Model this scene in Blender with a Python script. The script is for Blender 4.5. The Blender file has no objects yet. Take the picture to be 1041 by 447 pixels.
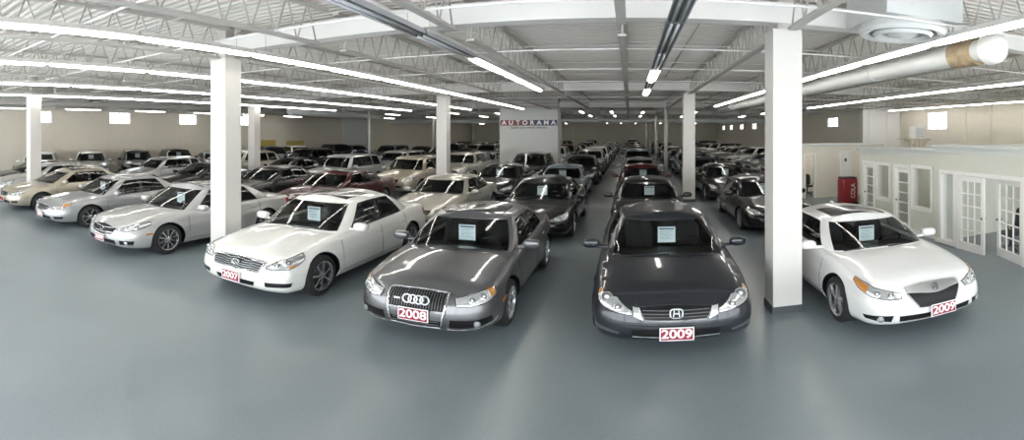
import bpy, math, random
import numpy as np
from mathutils import Vector, Matrix
random.seed(11)
SC = bpy.context.scene
COL = SC.collection
PI = math.pi

# ------------------------------------------------------------------ materials
def mat(name, col, rough=.5, metal=0., coat=0., emit=None, spec=.5, noise=0., nscale=8., bump=0.):
    m = bpy.data.materials.new(name); m.use_nodes = True
    nt = m.node_tree; b = nt.nodes['Principled BSDF']
    b.inputs['Base Color'].default_value = (*col, 1)
    b.inputs['Roughness'].default_value = rough
    b.inputs['Metallic'].default_value = metal
    b.inputs['Coat Weight'].default_value = coat
    b.inputs['Coat Roughness'].default_value = .03
    b.inputs['Specular IOR Level'].default_value = spec
    if emit:
        b.inputs['Emission Color'].default_value = (*emit[0], 1)
        b.inputs['Emission Strength'].default_value = emit[1]
    if noise or bump:
        tc = nt.nodes.new('ShaderNodeTexCoord'); n = nt.nodes.new('ShaderNodeTexNoise')
        n.inputs['Scale'].default_value = nscale; n.inputs['Detail'].default_value = 5
        nt.links.new(tc.outputs['Object'], n.inputs['Vector'])
        if noise:
            mx = nt.nodes.new('ShaderNodeMixRGB'); mx.blend_type = 'MIX'
            mx.inputs['Color1'].default_value = (*[c*(1-noise) for c in col], 1)
            mx.inputs['Color2'].default_value = (*[min(1, c*(1+noise)) for c in col], 1)
            nt.links.new(n.outputs['Fac'], mx.inputs['Fac']); nt.links.new(mx.outputs['Color'], b.inputs['Base Color'])
        if bump:
            bp = nt.nodes.new('ShaderNodeBump'); bp.inputs['Strength'].default_value = bump
            bp.inputs['Distance'].default_value = .01
            nt.links.new(n.outputs['Fac'], bp.inputs['Height']); nt.links.new(bp.outputs['Normal'], b.inputs['Normal'])
    return m

def glass(name, tint, trans, rough=.02):
    m = bpy.data.materials.new(name); m.use_nodes = True
    nt = m.node_tree; nt.nodes.clear()
    out = nt.nodes.new('ShaderNodeOutputMaterial')
    tr = nt.nodes.new('ShaderNodeBsdfTransparent'); tr.inputs['Color'].default_value = (*[c*trans for c in tint], 1)
    gl = nt.nodes.new('ShaderNodeBsdfGlossy'); gl.inputs['Roughness'].default_value = rough
    lw = nt.nodes.new('ShaderNodeLayerWeight'); lw.inputs['Blend'].default_value = .5
    pw = nt.nodes.new('ShaderNodeMath'); pw.operation = 'POWER'; pw.inputs[1].default_value = 5.
    nt.links.new(lw.outputs['Facing'], pw.inputs[0])
    fr = nt.nodes.new('ShaderNodeMath'); fr.operation = 'MULTIPLY_ADD'; fr.inputs[1].default_value = .95; fr.inputs[2].default_value = .05
    nt.links.new(pw.outputs[0], fr.inputs[0])
    mx = nt.nodes.new('ShaderNodeMixShader')
    nt.links.new(fr.outputs[0], mx.inputs[0]); nt.links.new(tr.outputs[0], mx.inputs[1])
    nt.links.new(gl.outputs[0], mx.inputs[2]); nt.links.new(mx.outputs[0], out.inputs[0])
    return m

M = dict(
    wall=mat('painted_block_wall', (.76, .71, .61), .8, noise=.05, nscale=3),
    wallgrey=mat('pale_grey_wall', (.60, .61, .59), .8, noise=.04, nscale=3),
    white=mat('white_paint', (.82, .80, .77), .55, noise=.02, nscale=5),
    column=mat('column_paint', (.62, .60, .565), .5, noise=.02, nscale=4),
    deck=mat('ceiling_deck_paint', (.72, .685, .63), .6, noise=.03, nscale=1.5),
    steel=mat('joist_paint', (.53, .51, .475), .55),
    steeldark=mat('conduit_paint', (.48, .47, .45), .6),  # one even grey, the conduit's own colour
    base=mat('rubber_base', (.06, .065, .07), .5),
    office=mat('office_wall_paint', (.63, .64, .56), .7, noise=.03, nscale=3),
    cornice=mat('cornice_paint', (.62, .64, .61), .55),
    duct=mat('duct_paint', (.66, .67, .66), .4, noise=.03, nscale=4),
    rust=mat('rusty_band', (.36, .27, .17), .7, noise=.75, nscale=7),
    lamp=mat('tube_light', (1, 1, 1), .4, emit=((1, .97, .91), 15.)),
    lampfar=mat('dim_tube_light', (1, 1, 1), .4, emit=((1, .96, .87), 10.)),
    unlit=mat('unlit_tube', (.55, .56, .58), .3),
    dark=mat('dark_louvre', (.13, .135, .15), .5),
    tyre=mat('tyre_rubber', (.018, .018, .019), .75),
    rim=mat('alloy_rim', (.52, .53, .55), .26, metal=.85),
    rimdark=mat('dark_rim_well', (.03, .03, .03), .6),
    black=mat('black_plastic', (.008, .008, .009), .45, spec=.2),
    trimblack=mat('gloss_black_trim', (.01, .01, .011), .15, coat=.5),
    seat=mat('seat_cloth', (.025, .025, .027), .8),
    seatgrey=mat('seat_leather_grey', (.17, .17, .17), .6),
    chrome=mat('chrome', (.80, .81, .82), .12, metal=1.),
    lens=mat('headlamp_reflector', (.62, .64, .66), .16, metal=.7, coat=1., noise=.35, nscale=22),
    bulb=mat('headlamp_projector', (.85, .87, .9), .08, metal=.4, coat=1.),
    amber=mat('amber_lens', (.42, .16, .02), .15, coat=1.),
    redlens=mat('tail_lens', (.35, .01, .012), .15, coat=1.),
    plate=mat('year_plate_red', (.25, .012, .03), .4),
    ink=mat('white_lettering', (.88, .87, .86), .45),
    paper=mat('price_sheet_paper', (.80, .90, .93), .6),
    print=mat('price_sheet_print', (.10, .16, .22), .6),
    floor=None,
    chairblack=mat('office_chair_black', (.015, .015, .016), .6),
    cooler=mat('red_cooler', (.30, .02, .025), .3, coat=.3),
    yellow=mat('yellow_board', (.55, .43, .10), .6),
    cardboard=mat('beige_metal', (.62, .56, .44), .5),
)
M['windshield'] = glass('car_glass', (.94, .98, .97), .76)
M['sideglass'] = glass('tinted_car_glass', (.36, .40, .40), .55)
M['pane'] = glass('window_pane', (1, 1, 1), .95)
M['farglass'] = mat('dark_car_glass', (.012, .014, .014), .04, spec=.6)

def floor_mat():
    m = mat('epoxy_floor', (.2, .22, .23), .3)
    nt = m.node_tree; b = nt.nodes['Principled BSDF']
    tc = nt.nodes.new('ShaderNodeTexCoord')
    n1 = nt.nodes.new('ShaderNodeTexNoise'); n1.inputs['Scale'].default_value = .35; n1.inputs['Detail'].default_value = 4
    n2 = nt.nodes.new('ShaderNodeTexNoise'); n2.inputs['Scale'].default_value = 70; n2.inputs['Detail'].default_value = 3
    for n in (n1, n2): nt.links.new(tc.outputs['Object'], n.inputs['Vector'])
    r1 = nt.nodes.new('ShaderNodeValToRGB')
    r1.color_ramp.elements[0].position = .3; r1.color_ramp.elements[0].color = (.180, .215, .234, 1)
    r1.color_ramp.elements[1].position = .7; r1.color_ramp.elements[1].color = (.212, .250, .270, 1)
    nt.links.new(n1.outputs['Fac'], r1.inputs['Fac'])
    r2 = nt.nodes.new('ShaderNodeValToRGB')
    r2.color_ramp.elements[0].position = .35; r2.color_ramp.elements[0].color = (.90, .90, .90, 1)
    r2.color_ramp.elements[1].position = .65; r2.color_ramp.elements[1].color = (1.06, 1.06, 1.06, 1)
    nt.links.new(n2.outputs['Fac'], r2.inputs['Fac'])
    mx = nt.nodes.new('ShaderNodeMixRGB'); mx.blend_type = 'MULTIPLY'; mx.inputs['Fac'].default_value = 1
    nt.links.new(r1.outputs['Color'], mx.inputs['Color1']); nt.links.new(r2.outputs['Color'], mx.inputs['Color2'])
    nt.links.new(mx.outputs['Color'], b.inputs['Base Color'])
    b.inputs['Roughness'].default_value = .26
    bp = nt.nodes.new('ShaderNodeBump'); bp.inputs['Strength'].default_value = .03; bp.inputs['Distance'].default_value = .004
    nt.links.new(n2.outputs['Fac'], bp.inputs['Height']); nt.links.new(bp.outputs['Normal'], b.inputs['Normal'])
    return m
M['floor'] = floor_mat()

def paint(name, col, metal=.0, rough=.3):
    dark = max(col) < .08
    return mat('paint_' + name, col, rough, metal=metal*(.6 if dark else 1), coat=.75 if dark else 1., spec=.25 if dark else .5)
PAINT = dict(
    white=paint('white', (.73, .73, .72)), pearl=paint('pearl_white', (.73, .725, .69)),
    grey=paint('mid_grey', (.125, .127, .132), .55, .32), darkgrey=paint('dark_grey', (.023, .026, .033), .4, .3),
    silver=paint('silver', (.36, .37, .375), .55, .32), lightsilver=paint('light_silver', (.45, .455, .45), .45, .34),
    champagne=paint('champagne', (.42, .38, .30), .45, .33), beige=paint('beige', (.38, .36, .31), .4, .34),
    black=paint('black', (.012, .012, .013), 0, .25), charcoal=paint('charcoal', (.011, .011, .012), .4, .3),
    maroon=paint('maroon', (.055, .008, .012), .3, .3), red=paint('red', (.16, .015, .018), .3, .3),
    brown=paint('grey_brown', (.02, .018, .016), .45, .3), blue=paint('dark_blue', (.014, .024, .07), .3, .3),
    bluegrey=paint('blue_grey', (.22, .27, .30), .5, .3), gold=paint('gold', (.26, .21, .13), .45, .33),
)

# ------------------------------------------------------------------ mesh builder
ZS = 1.
class MB:
    def __init__(s): s.v = []; s.f = []; s.m = []
    def add(s, vs, fs, mi=0):
        o = len(s.v); s.v += [tuple(v) for v in vs]
        for f in fs: s.f.append(tuple(i+o for i in f)); s.m.append(mi)
    def grid(s, rows, mi=0, flip=False, closed=False, skip=None):
        n = len(rows[0]); o = len(s.v)
        for r in rows: s.v += [tuple(p) for p in r]
        for i in range(len(rows)-1):
            for j in range(n if closed else n-1):
                if skip and skip(i, j): continue
                k = (j+1) % n
                q = (o+i*n+j, o+i*n+k, o+(i+1)*n+k, o+(i+1)*n+j)
                s.f.append(q[::-1] if flip else q); s.m.append(mi)
    def box(s, c, d, mi=0, rot=None):
        x, y, z = d[0]/2, d[1]/2, d[2]/2
        vs = [Vector(p) for p in ((-x,-y,-z),(x,-y,-z),(x,y,-z),(-x,y,-z),(-x,-y,z),(x,-y,z),(x,y,z),(-x,y,z))]
        if rot: vs = [rot @ v for v in vs]
        vs = [v+Vector(c) for v in vs]
        s.add(vs, [(0,3,2,1),(4,5,6,7),(0,1,5,4),(1,2,6,5),(2,3,7,6),(3,0,4,7)], mi)
    def bbox(s, x0, x1, y0, y1, z0, z1, mi=0):
        s.box(((x0+x1)/2, (y0+y1)/2, (z0+z1)/2), (x1-x0, y1-y0, z1-z0), mi)
    def rbox(s, c, d, r, mi=0, rot=None, n=3):
        """box with rounded vertical and horizontal edges (superquadric-like shell)"""
        rows = []
        nu, nv = 24, 10
        for i in range(nv+1):
            ph = -PI/2+PI*i/nv; row = []
            for j in range(nu):
                th = 2*PI*j/nu
                sp = lambda t: math.copysign(abs(t)**r, t)
                p = Vector((sp(math.cos(ph))*sp(math.cos(th))*d[0]/2, sp(math.cos(ph))*sp(math.sin(th))*d[1]/2, sp(math.sin(ph))*d[2]/2))
                if rot: p = rot @ p
                row.append(p+Vector(c))
            rows.append(row)
        s.grid(rows, mi, closed=True)
    def tube(s, pts, r, mi=0, n=4, closed=False):
        pts = [Vector(p) for p in pts]; rows = []; N = len(pts)
        for i, p in enumerate(pts):
            if closed: d = pts[(i+1) % N]-pts[i-1]
            else: d = pts[min(i+1, N-1)]-pts[max(i-1, 0)]
            if d.length < 1e-9: d = Vector((0, 0, 1))
            d.normalize()
            up = Vector((0, 0, 1)) if abs(d.z) < .92 else Vector((1, 0, 0))
            a = d.cross(up).normalized(); b = a.cross(d)
            rows.append([p+a*(r*math.cos(2*PI*(k+.5)/n))+b*(r*math.sin(2*PI*(k+.5)/n)) for k in range(n)])
        if closed: rows.append(rows[0])
        s.grid(rows, mi, closed=True)
        if not closed:
            o = len(s.v)-n*len(rows)
            s.f += [tuple(range(o+n-1, o-1, -1)), tuple(range(len(s.v)-n, len(s.v)))]; s.m += [mi, mi]
    def lathe(s, prof, o, axis, n=28, mi=0):
        """prof: list of (radius, along axis)"""
        ax = Vector(axis).normalized()
        up = Vector((0, 0, 1)) if abs(ax.z) < .9 else Vector((1, 0, 0))
        a = ax.cross(up).normalized(); b = ax.cross(a)
        rows = [[Vector(o)+ax*h+a*(r*math.cos(2*PI*k/n))+b*(r*math.sin(2*PI*k/n)) for k in range(n)] for r, h in prof]
        s.grid(rows, mi, closed=True)
    def merge(s, other, remap=None):
        o = len(s.v); s.v += other.v
        for f, m in zip(other.f, other.m):
            s.f.append(tuple(i+o for i in f)); s.m.append(remap[m] if remap else m)
    def mesh(s, name, mats, smooth=True, sharp=None):
        used = sorted({i for f in s.f for i in f})
        if len(used) < len(s.v):
            mp = {i: k for k, i in enumerate(used)}; s.v = [s.v[i] for i in used]; s.f = [tuple(mp[i] for i in f) for f in s.f]
        me = bpy.data.meshes.new(name)
        me.from_pydata(s.v if ZS == 1 else [(x, y, z*ZS) for x, y, z in s.v], [], s.f)
        for m in mats: me.materials.append(m)
        me.polygons.foreach_set('material_index', s.m)
        if smooth:
            me.polygons.foreach_set('use_smooth', [True]*len(s.f))
            if sharp: me.set_sharp_from_angle(angle=math.radians(sharp))
        me.update()
        return me
    def weld(s, d=1e-4):
        key = {}; mp = []; nv = []
        for p in s.v:
            k = (round(p[0]/d), round(p[1]/d), round(p[2]/d))
            if k not in key: key[k] = len(nv); nv.append(p)
            mp.append(key[k])
        nf, nm = [], []
        for f, m in zip(s.f, s.m):
            g = []
            for i in f:
                if mp[i] not in g: g.append(mp[i])
            if len(g) > 2: nf.append(tuple(g)); nm.append(m)
        s.v, s.f, s.m = nv, nf, nm
        return s
    def islands(s):
        par = list(range(len(s.v)))
        def fd(i):
            while par[i] != i: par[i] = par[par[i]]; i = par[i]
            return i
        for f in s.f:
            a = fd(f[0])
            for i in f[1:]:
                b = fd(i)
                if a != b: par[b] = a
        out = {}
        for f, m in zip(s.f, s.m):
            k = fd(f[0])
            if k not in out: out[k] = (MB(), {})
            mb, mp = out[k]; g = []
            for i in f:
                if i not in mp: mp[i] = len(mb.v); mb.v.append(s.v[i])
                g.append(mp[i])
            mb.f.append(tuple(g)); mb.m.append(m)
        return [v[0] for v in out.values()]
    def build(s, name, mats, parent=None, smooth=False, sharp=None, loc=None):
        if not isinstance(mats, (list, tuple)): mats = [mats]
        ob = bpy.data.objects.new(name, s.mesh(name, mats, smooth, sharp)); COL.objects.link(ob)
        if parent: ob.parent = parent
        if loc: ob.location = (loc[0], loc[1], loc[2]*ZS)
        return ob

def tag(o, label=None, cat=None, group=None, kind=None):
    if label: o['label'] = label
    if cat: o['category'] = cat
    if group: o['group'] = group
    if kind: o['kind'] = kind
    return o
def empty(name, loc=(0, 0, 0), rz=0):
    o = bpy.data.objects.new(name, None); COL.objects.link(o)
    o.location = (loc[0], loc[1], loc[2]*ZS); o.rotation_euler = (0, 0, rz); o.empty_display_size = .2
    return o
def children_map():
    d = {}
    for o in COL.objects:
        if o.parent: d.setdefault(o.parent, []).append(o)
    return d
def copy_tree(o, kids, parent=None, paintmat=None):
    c = o.copy(); COL.objects.link(c)
    if parent is not None: c.parent = parent
    if paintmat and c.type == 'MESH':
        for sl in c.material_slots:
            if sl.link == 'OBJECT': sl.material = paintmat
    for ch in kids.get(o, ()): copy_tree(ch, kids, c, paintmat)
    return c
def set_paint(o, pm, slot=0):
    o.material_slots[slot].link = 'OBJECT'; o.material_slots[slot].material = pm

class Curve:
    """monotone cubic interpolation"""
    def __init__(s, pts):
        s.x = [p[0] for p in pts]; s.y = [p[1] for p in pts]; n = len(pts)
        h = [s.x[i+1]-s.x[i] for i in range(n-1)]; d = [(s.y[i+1]-s.y[i])/h[i] for i in range(n-1)]
        m = [0]*n; m[0] = d[0]; m[-1] = d[-1]
        for i in range(1, n-1):
            if d[i-1]*d[i] <= 0: m[i] = 0
            else:
                w1 = 2*h[i]+h[i-1]; w2 = h[i]+2*h[i-1]; m[i] = (w1+w2)/(w1/d[i-1]+w2/d[i])
        s.m = m
    def __call__(s, t):
        x = s.x
        if t <= x[0]: return s.y[0]
        if t >= x[-1]: return s.y[-1]
        i = 0
        while x[i+1] < t: i += 1
        h = x[i+1]-x[i]; u = (t-x[i])/h
        return ((1+2*u)*(1-u)**2*s.y[i]+u*(1-u)**2*h*s.m[i]+u*u*(3-2*u)*s.y[i+1]+u*u*(u-1)*h*s.m[i+1])
def sstep(a, b, x):
    t = max(0, min(1, (x-a)/(b-a))); return t*t*(3-2*t)
def lerp(a, b, t): return a+(b-a)*t

# ------------------------------------------------------------------ the car
SEDAN = dict(L=4.75, W=.905, H=1.455, fo=.93, ro=1.02, wr=.33, zlow=.20, zrear=.24,
    top=[(0, .68), (.2, .715), (.5, .765), (1.2, .875), (1.9, .92), (3.3, .975), (4.2, .99), (4.75, .965)],
    crown=[(.1, .0), (.5, .055), (1.2, .072), (1.5, .05), (3.6, .03), (4.1, .05), (4.7, .02)],
    nose=1., tail=1.,
    base=[(0, 1.20), (.42, 1.25), (.70, 1.42), (.78, 1.66), (.81, 2.50), (.81, 2.60), (.785, 3.42), (.66, 3.86), (.36, 3.97), (0, 3.99)],
    roof=[(0, 1.98), (.30, 1.995), (.53, 2.06), (.59, 2.22), (.605, 2.56), (.605, 2.66), (.585, 3.12), (.50, 3.28), (.28, 3.35), (0, 3.37)],
    reg='WWPSKSPRR', roofz=[(1.98, -.115), (2.3, -.075), (2.7, -.06), (3.1, -.075), (3.4, -.125)],
    pf=[(0, -.10), (.1, -.035), (.25, -.005), (.45, 0), (.55, -.012), (.75, -.045), (.9, -.10), (1, -.18)],
    ps=[(0, -.075), (.1, -.03), (.3, -.004), (.5, 0), (.62, -.006), (.68, -.018), (.85, -.04), (.94, -.065), (1, -.105)],
    pr=[(0, -.10), (.12, -.03), (.3, 0), (.5, -.006), (.58, -.03), (.8, -.05), (.94, -.08), (1, -.13)],
    spokes=5)
def shifted(sp, **kw):
    d = dict(sp); d.update(kw); return d

class Car:
    def __init__(s, sp):
        s.sp = sp; s.__dict__.update(sp)
        W, L = s.W, s.L; nf, nt = sp['nose'], sp['tail']
        ctl = [(0, 0), (.35*W, .016*nf), (.60*W, .055*nf), (.80*W, .145*nf), (.925*W, .30*nf), (.978*W, .60), (W, 1.25), (W, 2.3), (W, L-1.5),
               (.978*W, L-.75), (.935*W, L-.33*nt), (.84*W, L-.13*nt), (.60*W, L-.04*nt), (.3*W, L-.01*nt), (0, L)]
        P = [(-ctl[1][0], ctl[1][1])]+ctl+[(-ctl[-2][0], ctl[-2][1])]
        dense = []
        for i in range(1, len(P)-2):
            p0, p1, p2, p3 = (np.array(P[k]) for k in (i-1, i, i+1, i+2))
            for k in range(24):
                t = k/24
                a = .5*((2*p1)+(-p0+p2)*t+(2*p0-5*p1+4*p2-p3)*t*t+(-p0+3*p1-3*p2+p3)*t**3)
                dense.append(a)
        dense.append(np.array(ctl[-1], float))
        s.D = np.array(dense); s.D[:, 0] = np.maximum(s.D[:, 0], 0)
        seg = np.linalg.norm(np.diff(s.D, axis=0), axis=1)
        s.A = np.concatenate([[0], np.cumsum(seg)]); s.amax = s.A[-1]
        T = np.gradient(s.D, s.A, axis=0); T /= np.linalg.norm(T, axis=1)[:, None]
        T[0] = (1, 0); T[-1] = (-1, 0)
        s.N = np.stack([T[:, 1], -T[:, 0]], 1)
        s.ztc = Curve(s.top); s.crc = Curve(s.crown); s.rzc = Curve(s.roofz)
        s.pfc = Curve(s.pf); s.psc = Curve(s.ps); s.prc = Curve(s.pr)
        s.ya = [s.fo, L-s.ro]; s.R = s.wr+.055
        n = len(s.base)
        s.bx = Curve([(i, p[0]) for i, p in enumerate(s.base)]); s.by = Curve([(i, p[1]) for i, p in enumerate(s.base)])
        s.rx = Curve([(i, p[0]) for i, p in enumerate(s.roof)]); s.ry = Curve([(i, p[1]) for i, p in enumerate(s.roof)])
    def plan(s, a):
        a = min(max(a, 0), s.amax)
        return (np.interp(a, s.A, s.D[:, 0]), np.interp(a, s.A, s.D[:, 1]), np.interp(a, s.A, s.N[:, 0]), np.interp(a, s.A, s.N[:, 1]))
    def a_of_y(s, y):
        return float(np.interp(y, s.D[:, 1], s.A))
    def low(s, y):
        return lerp(s.zlow, s.zrear, sstep(s.L-1, s.L-.2, y))
    def P(s, a, z, off=0.):
        sg = 1 if a >= 0 else -1; a = abs(a)
        x, y, nx, ny = s.plan(a)
        zt = s.ztc(y); zl = s.low(y); z = min(z, zt)
        tau = (z-zl)/(zt-zl)
        wf = max(0, -ny)**1.6; wr_ = max(0, ny)**1.6; ws = max(0, 1-wf-wr_)
        o = s.psc(tau)*ws+s.pfc(tau)*wf+s.prc(tau)*wr_
        for yc in s.ya:
            d = math.hypot(y-yc, z-s.wr)
            o += .016*math.exp(-((d-s.R)/.07)**2)*ws
        o += off
        return Vector((sg*max(0, x+nx*o) if a > 1e-6 else 0, y+ny*o, z))
    def normal(s, a, z):
        e = .01
        da = s.P(a+e, z)-s.P(a-e, z) if abs(a) > e else s.P(e, z)-s.P(-e, z)
        z2 = min(z+e, s.ztc(s.plan(abs(a))[1])); dz = s.P(a, z2)-s.P(a, z2-2*e)
        n = da.cross(dz)
        if n.length < 1e-9: return Vector((0, -1, 0))
        n.normalize()
        x, y, nx, ny = s.plan(abs(a)); ref = Vector((nx*(1 if a >= 0 else -1), ny, .2))
        return n if n.dot(ref) > 0 else -n
    def Q(s, a, z, off):
        z += s.sp.get('dz', 0)
        zt = s.ztc(s.plan(abs(a))[1]); z = min(z, zt)
        return s.P(a, z)+s.normal(a, z)*off
    def cap(s, a, fx):
        """hood / deck surface: fx in -1..1 across at station a"""
        T = s.P(a, 9); y = T.y
        g = s.crc(y)*min(1, T.x/(s.W*.8))
        ridge = .012*math.exp(-((abs(fx)-.74)/.10)**2)*sstep(.35, .8, y)*(1-sstep(s.base[0][1]-.1, s.base[0][1]+.3, y))
        return Vector((T.x*fx, y, T.z+g*(1-fx*fx)+ridge))
    def gh(s, u, t):
        xb, yb, xr, yr = s.bx(u), s.by(u), s.rx(u), s.ry(u)
        zb = s.ztc(yb)-.015+s.crc(yb)*(1-min(1, (xb/.80)**2))
        zr = s.H+s.rzc(yr)
        n = len(s.base)-1
        tx = t**1.25
        bul = .045*math.sin(PI*t)
        return Vector((lerp(xb, xr, tx)+.012*math.sin(PI*t)*min(1, xb/.5), lerp(yb, yr, t), lerp(zb, zr, t)+bul*(zr-zb)*1.6*(1 if u < 3 or u > n-3 else .3)))
    def roofp(s, u, fx):
        T = s.gh(u, 1); y = T.y
        y0, y1 = s.roof[0][1], s.roof[-1][1]
        g = (s.H-T.z)*min(1, T.x/.5)*sstep(0, .25, min(y-y0, y1-y)+.06)
        return Vector((T.x*fx, y, T.z+g*(1-fx*fx)))

    # ---- station lists
    def stations(s, fine):
        st = []
        k = 1 if fine else 2
        na = 16//k
        a1 = s.a_of_y(.5)
        st += list(np.linspace(0, a1, 22//k+1)[:-1])
        edges = []
        yprev = .5
        for yc in s.ya:
            st += [s.a_of_y(y) for y in np.linspace(yprev, yc-s.R, (5 if yprev < 1 else 14)//k+1)[:-1]]
            st.append(s.a_of_y(yc-s.R-.001))
            for q in range(na+1):
                st.append(s.a_of_y(yc-(s.R-.0005)*math.cos(PI*q/na)))
            st.append(s.a_of_y(yc+s.R+.001))
            yprev = yc+s.R+.06
        a2 = s.a_of_y(s.L-.45)
        st += [s.a_of_y(y) for y in np.linspace(yprev, s.L-.45, 4//k+1)[:-1]]
        st += list(np.linspace(a2, s.amax, 18//k+1))
        return st
    def zbot(s, a):
        y = s.plan(a)[1]; z = s.low(y)
        if .05 < abs(s.plan(a)[2]):
            for yc in s.ya:
                d = abs(y-yc)
                if d < s.R: z = max(z, s.wr+math.sqrt(max(0, s.R**2-d*d)))
        return z
    def body(s, fine):
        """returns dict of MB: body, hood, trunk_lid, underbody"""
        st = s.stations(fine)
        tl = [0, .04, .1, .2, .32, .45, .55, .62, .68, .76, .85, .91, .96, 1] if fine else [0, .08, .25, .5, .64, .8, .93, 1]
        B = MB()
        for sg in (1, -1):
            rows = []
            for a in st:
                zb = s.zbot(a); zt = s.ztc(s.plan(a)[1])
                rows.append([s.P(sg*a if a > 1e-6 else 0, lerp(zb, zt, t)) for t in tl])
            B.grid(rows, 0, flip=(sg < 0))
        m = 8 if fine else 4
        fxs = [(-1+j/m) for j in range(2*m+1)]
        fxs = sorted(set([round(f, 4) for f in fxs]+([-.86, .86] if fine else [])))
        rows = [[s.cap(a, fx) for fx in fxs] for a in st]
        yc0, yc1 = s.base[0][1], s.base[-1][1]
        hood = MB(); trunk = MB()
        def cls(i, j):
            p = (rows[i][j]+rows[i+1][j+1])/2; f = abs(fxs[j]+fxs[j+1])/2
            if yc0+.22 < p.y < yc1-.12 and f < .86: return 'cabin'
            if p.y < yc0+.1 and f < .86 and i > 2: return 'hood'
            if p.y > yc1-.1 and f < .86: return 'trunk'
            return 'body'
        for key, b in (('hood', hood), ('trunk', trunk), ('body', B)):
            b.grid(rows, 0, flip=True, skip=lambda i, j: cls(i, j) != key)
        U = MB(); V = MB()
        # wheel wells and floor pan
        for yc in s.ya:
            for sg in (1, -1):
                rws = []
                for q in range(-1, 15):
                    if q == -1: dy, z = -s.R, s.zlow
                    elif q == 14: dy, z = s.R, s.zlow
                    else:
                        an = PI*q/13; dy, z = -s.R*math.cos(an), s.wr+s.R*math.sin(an)
                    a = s.a_of_y(yc+dy); p = s.P(a, z)
                    rws.append([Vector((sg*(p.x-.004), yc+dy, z)), Vector((sg*(s.W-.34), yc+dy, z))])
                V.grid(rws+[[rws[0][0], rws[0][1]]] if False else rws, 0, flip=(sg > 0))
        hw = s.W-.36; pts = []
        seg = [(.42, s.ya[0]-s.R-.02, s.W*.74), (s.ya[0]-s.R-.02, s.ya[0]+s.R+.02, hw), (s.ya[0]+s.R+.02, s.ya[1]-s.R-.02, s.W-.10), (s.ya[1]-s.R-.02, s.ya[1]+s.R+.02, hw), (s.ya[1]+s.R+.02, s.L-.4, s.W*.74)]
        for y0, y1, w in seg: pts += [(w, y0), (w, y1)]
        full = pts+[(-x, y) for x, y in reversed(pts)]; n = len(full)
        for k, (y0, y1, w) in enumerate(seg):
            U.add([(-w, y0, s.zlow+.01), (w, y0, s.zlow+.01), (w, y1, s.zlow+.01), (-w, y1, s.zlow+.01)], [(3, 2, 1, 0)])
        # inner wheel houses
        for yc in s.ya:
            U.bbox(-hw, hw, yc-s.R, yc+s.R, s.zlow+.01, s.wr+s.R, 0)
        U.bbox(-s.W*.6, s.W*.6, .22, .46, s.zlow+.01, s.zlow+.04)
        return dict(body=B, hood=hood, trunk_lid=trunk, underbody=U, liner=V)
    def cabin(s, fine):
        """cabin shell and glass: dict of MB"""
        n = len(s.reg); sub = 4 if fine else 2
        us = sorted(set([round(i+k/sub, 4) for i in range(n) for k in range(sub)]+[n]))
        ts = [0, .07, .2, .35, .5, .65, .78, .885, .95, 1] if fine else [0, .07, .45, .885, 1]
        out = dict(pillars=MB(), roof=MB(), windshield=MB(), rear_window=MB())
        wins = []
        names = {}
        k = 0
        for i, c in enumerate(s.reg):
            if c == 'S': names[i] = 'side%d' % k; k += 1
        def cls(i, j):
            c = s.reg[min(n-1, int(us[i]+1e-6))]
            mid = ts[j] >= .07-1e-6 and ts[j+1] <= .885+1e-6
            if c in 'WR' and ts[j] >= .07-1e-6 and ts[j+1] <= .95+1e-6: return 'windshield' if c == 'W' else 'rear_window'
            if c == 'S' and mid: return 'side'
            if c == 'K' and mid: return 'black'
            return 'pillars'
        sides = {1: {}, -1: {}}
        for sg in (1, -1):
            rows = [[Vector((sg*p.x, p.y, p.z)) for p in (s.gh(u, t) for t in ts)] for u in us]
            out['pillars'].grid(rows, 0, flip=(sg < 0), skip=lambda i, j: cls(i, j) != 'pillars')
            out['pillars'].grid(rows, 1, flip=(sg < 0), skip=lambda i, j: cls(i, j) != 'black')
            for w in ('windshield', 'rear_window'):
                out[w].grid(rows, 0, flip=(sg < 0), skip=lambda i, j: cls(i, j) != w)
            for i0, nm in names.items():
                mb = MB(); mb.grid(rows, 0, flip=(sg < 0), skip=lambda i, j: cls(i, j) != 'side' or int(us[i]+1e-6) != i0)
                sides[sg][i0] = mb
        m = 5 if fine else 3
        fxs = [-1+j/m for j in range(2*m+1)]
        out['roof'].grid([[s.roofp(u, f) for f in fxs] for u in us], 0, flip=True)
        out['sides'] = sides
        return out
    # ---- surface details
    def patch(s, mb, bot, top, off=.006, mi=0, n=14, m=4, thick=.014, both=False):
        for sg in ((1, -1) if both else (1,)):
            a0, a1 = bot[0][0], bot[-1][0]
            cb, ct = Curve(bot), Curve(top)
            b0, b1 = top[0][0], top[-1][0]
            rows = []
            for i in range(n+1):
                u = i/n; ab, at_ = lerp(a0, a1, u), lerp(b0, b1, u); zb, zt = cb(ab), ct(at_)
                r = []
                for j in range(m+1):
                    t = j/m; r.append(s.Q(sg*lerp(ab, at_, t), lerp(zb, zt, t), off))
                r = [s.Q(sg*ab, zb, off-thick)]+r+[s.Q(sg*at_, zt, off-thick)]
                rows.append(r)
            e0 = [s.Q(sg*lerp(a0, b0, j/(m+2)), lerp(cb(a0), ct(b0), j/(m+2)), off-thick) for j in range(m+3)]
            e1 = [s.Q(sg*lerp(a1, b1, j/(m+2)), lerp(cb(a1), ct(b1), j/(m+2)), off-thick) for j in range(m+3)]
            mb.grid([e0]+rows+[e1], mi, flip=(sg < 0))
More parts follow.
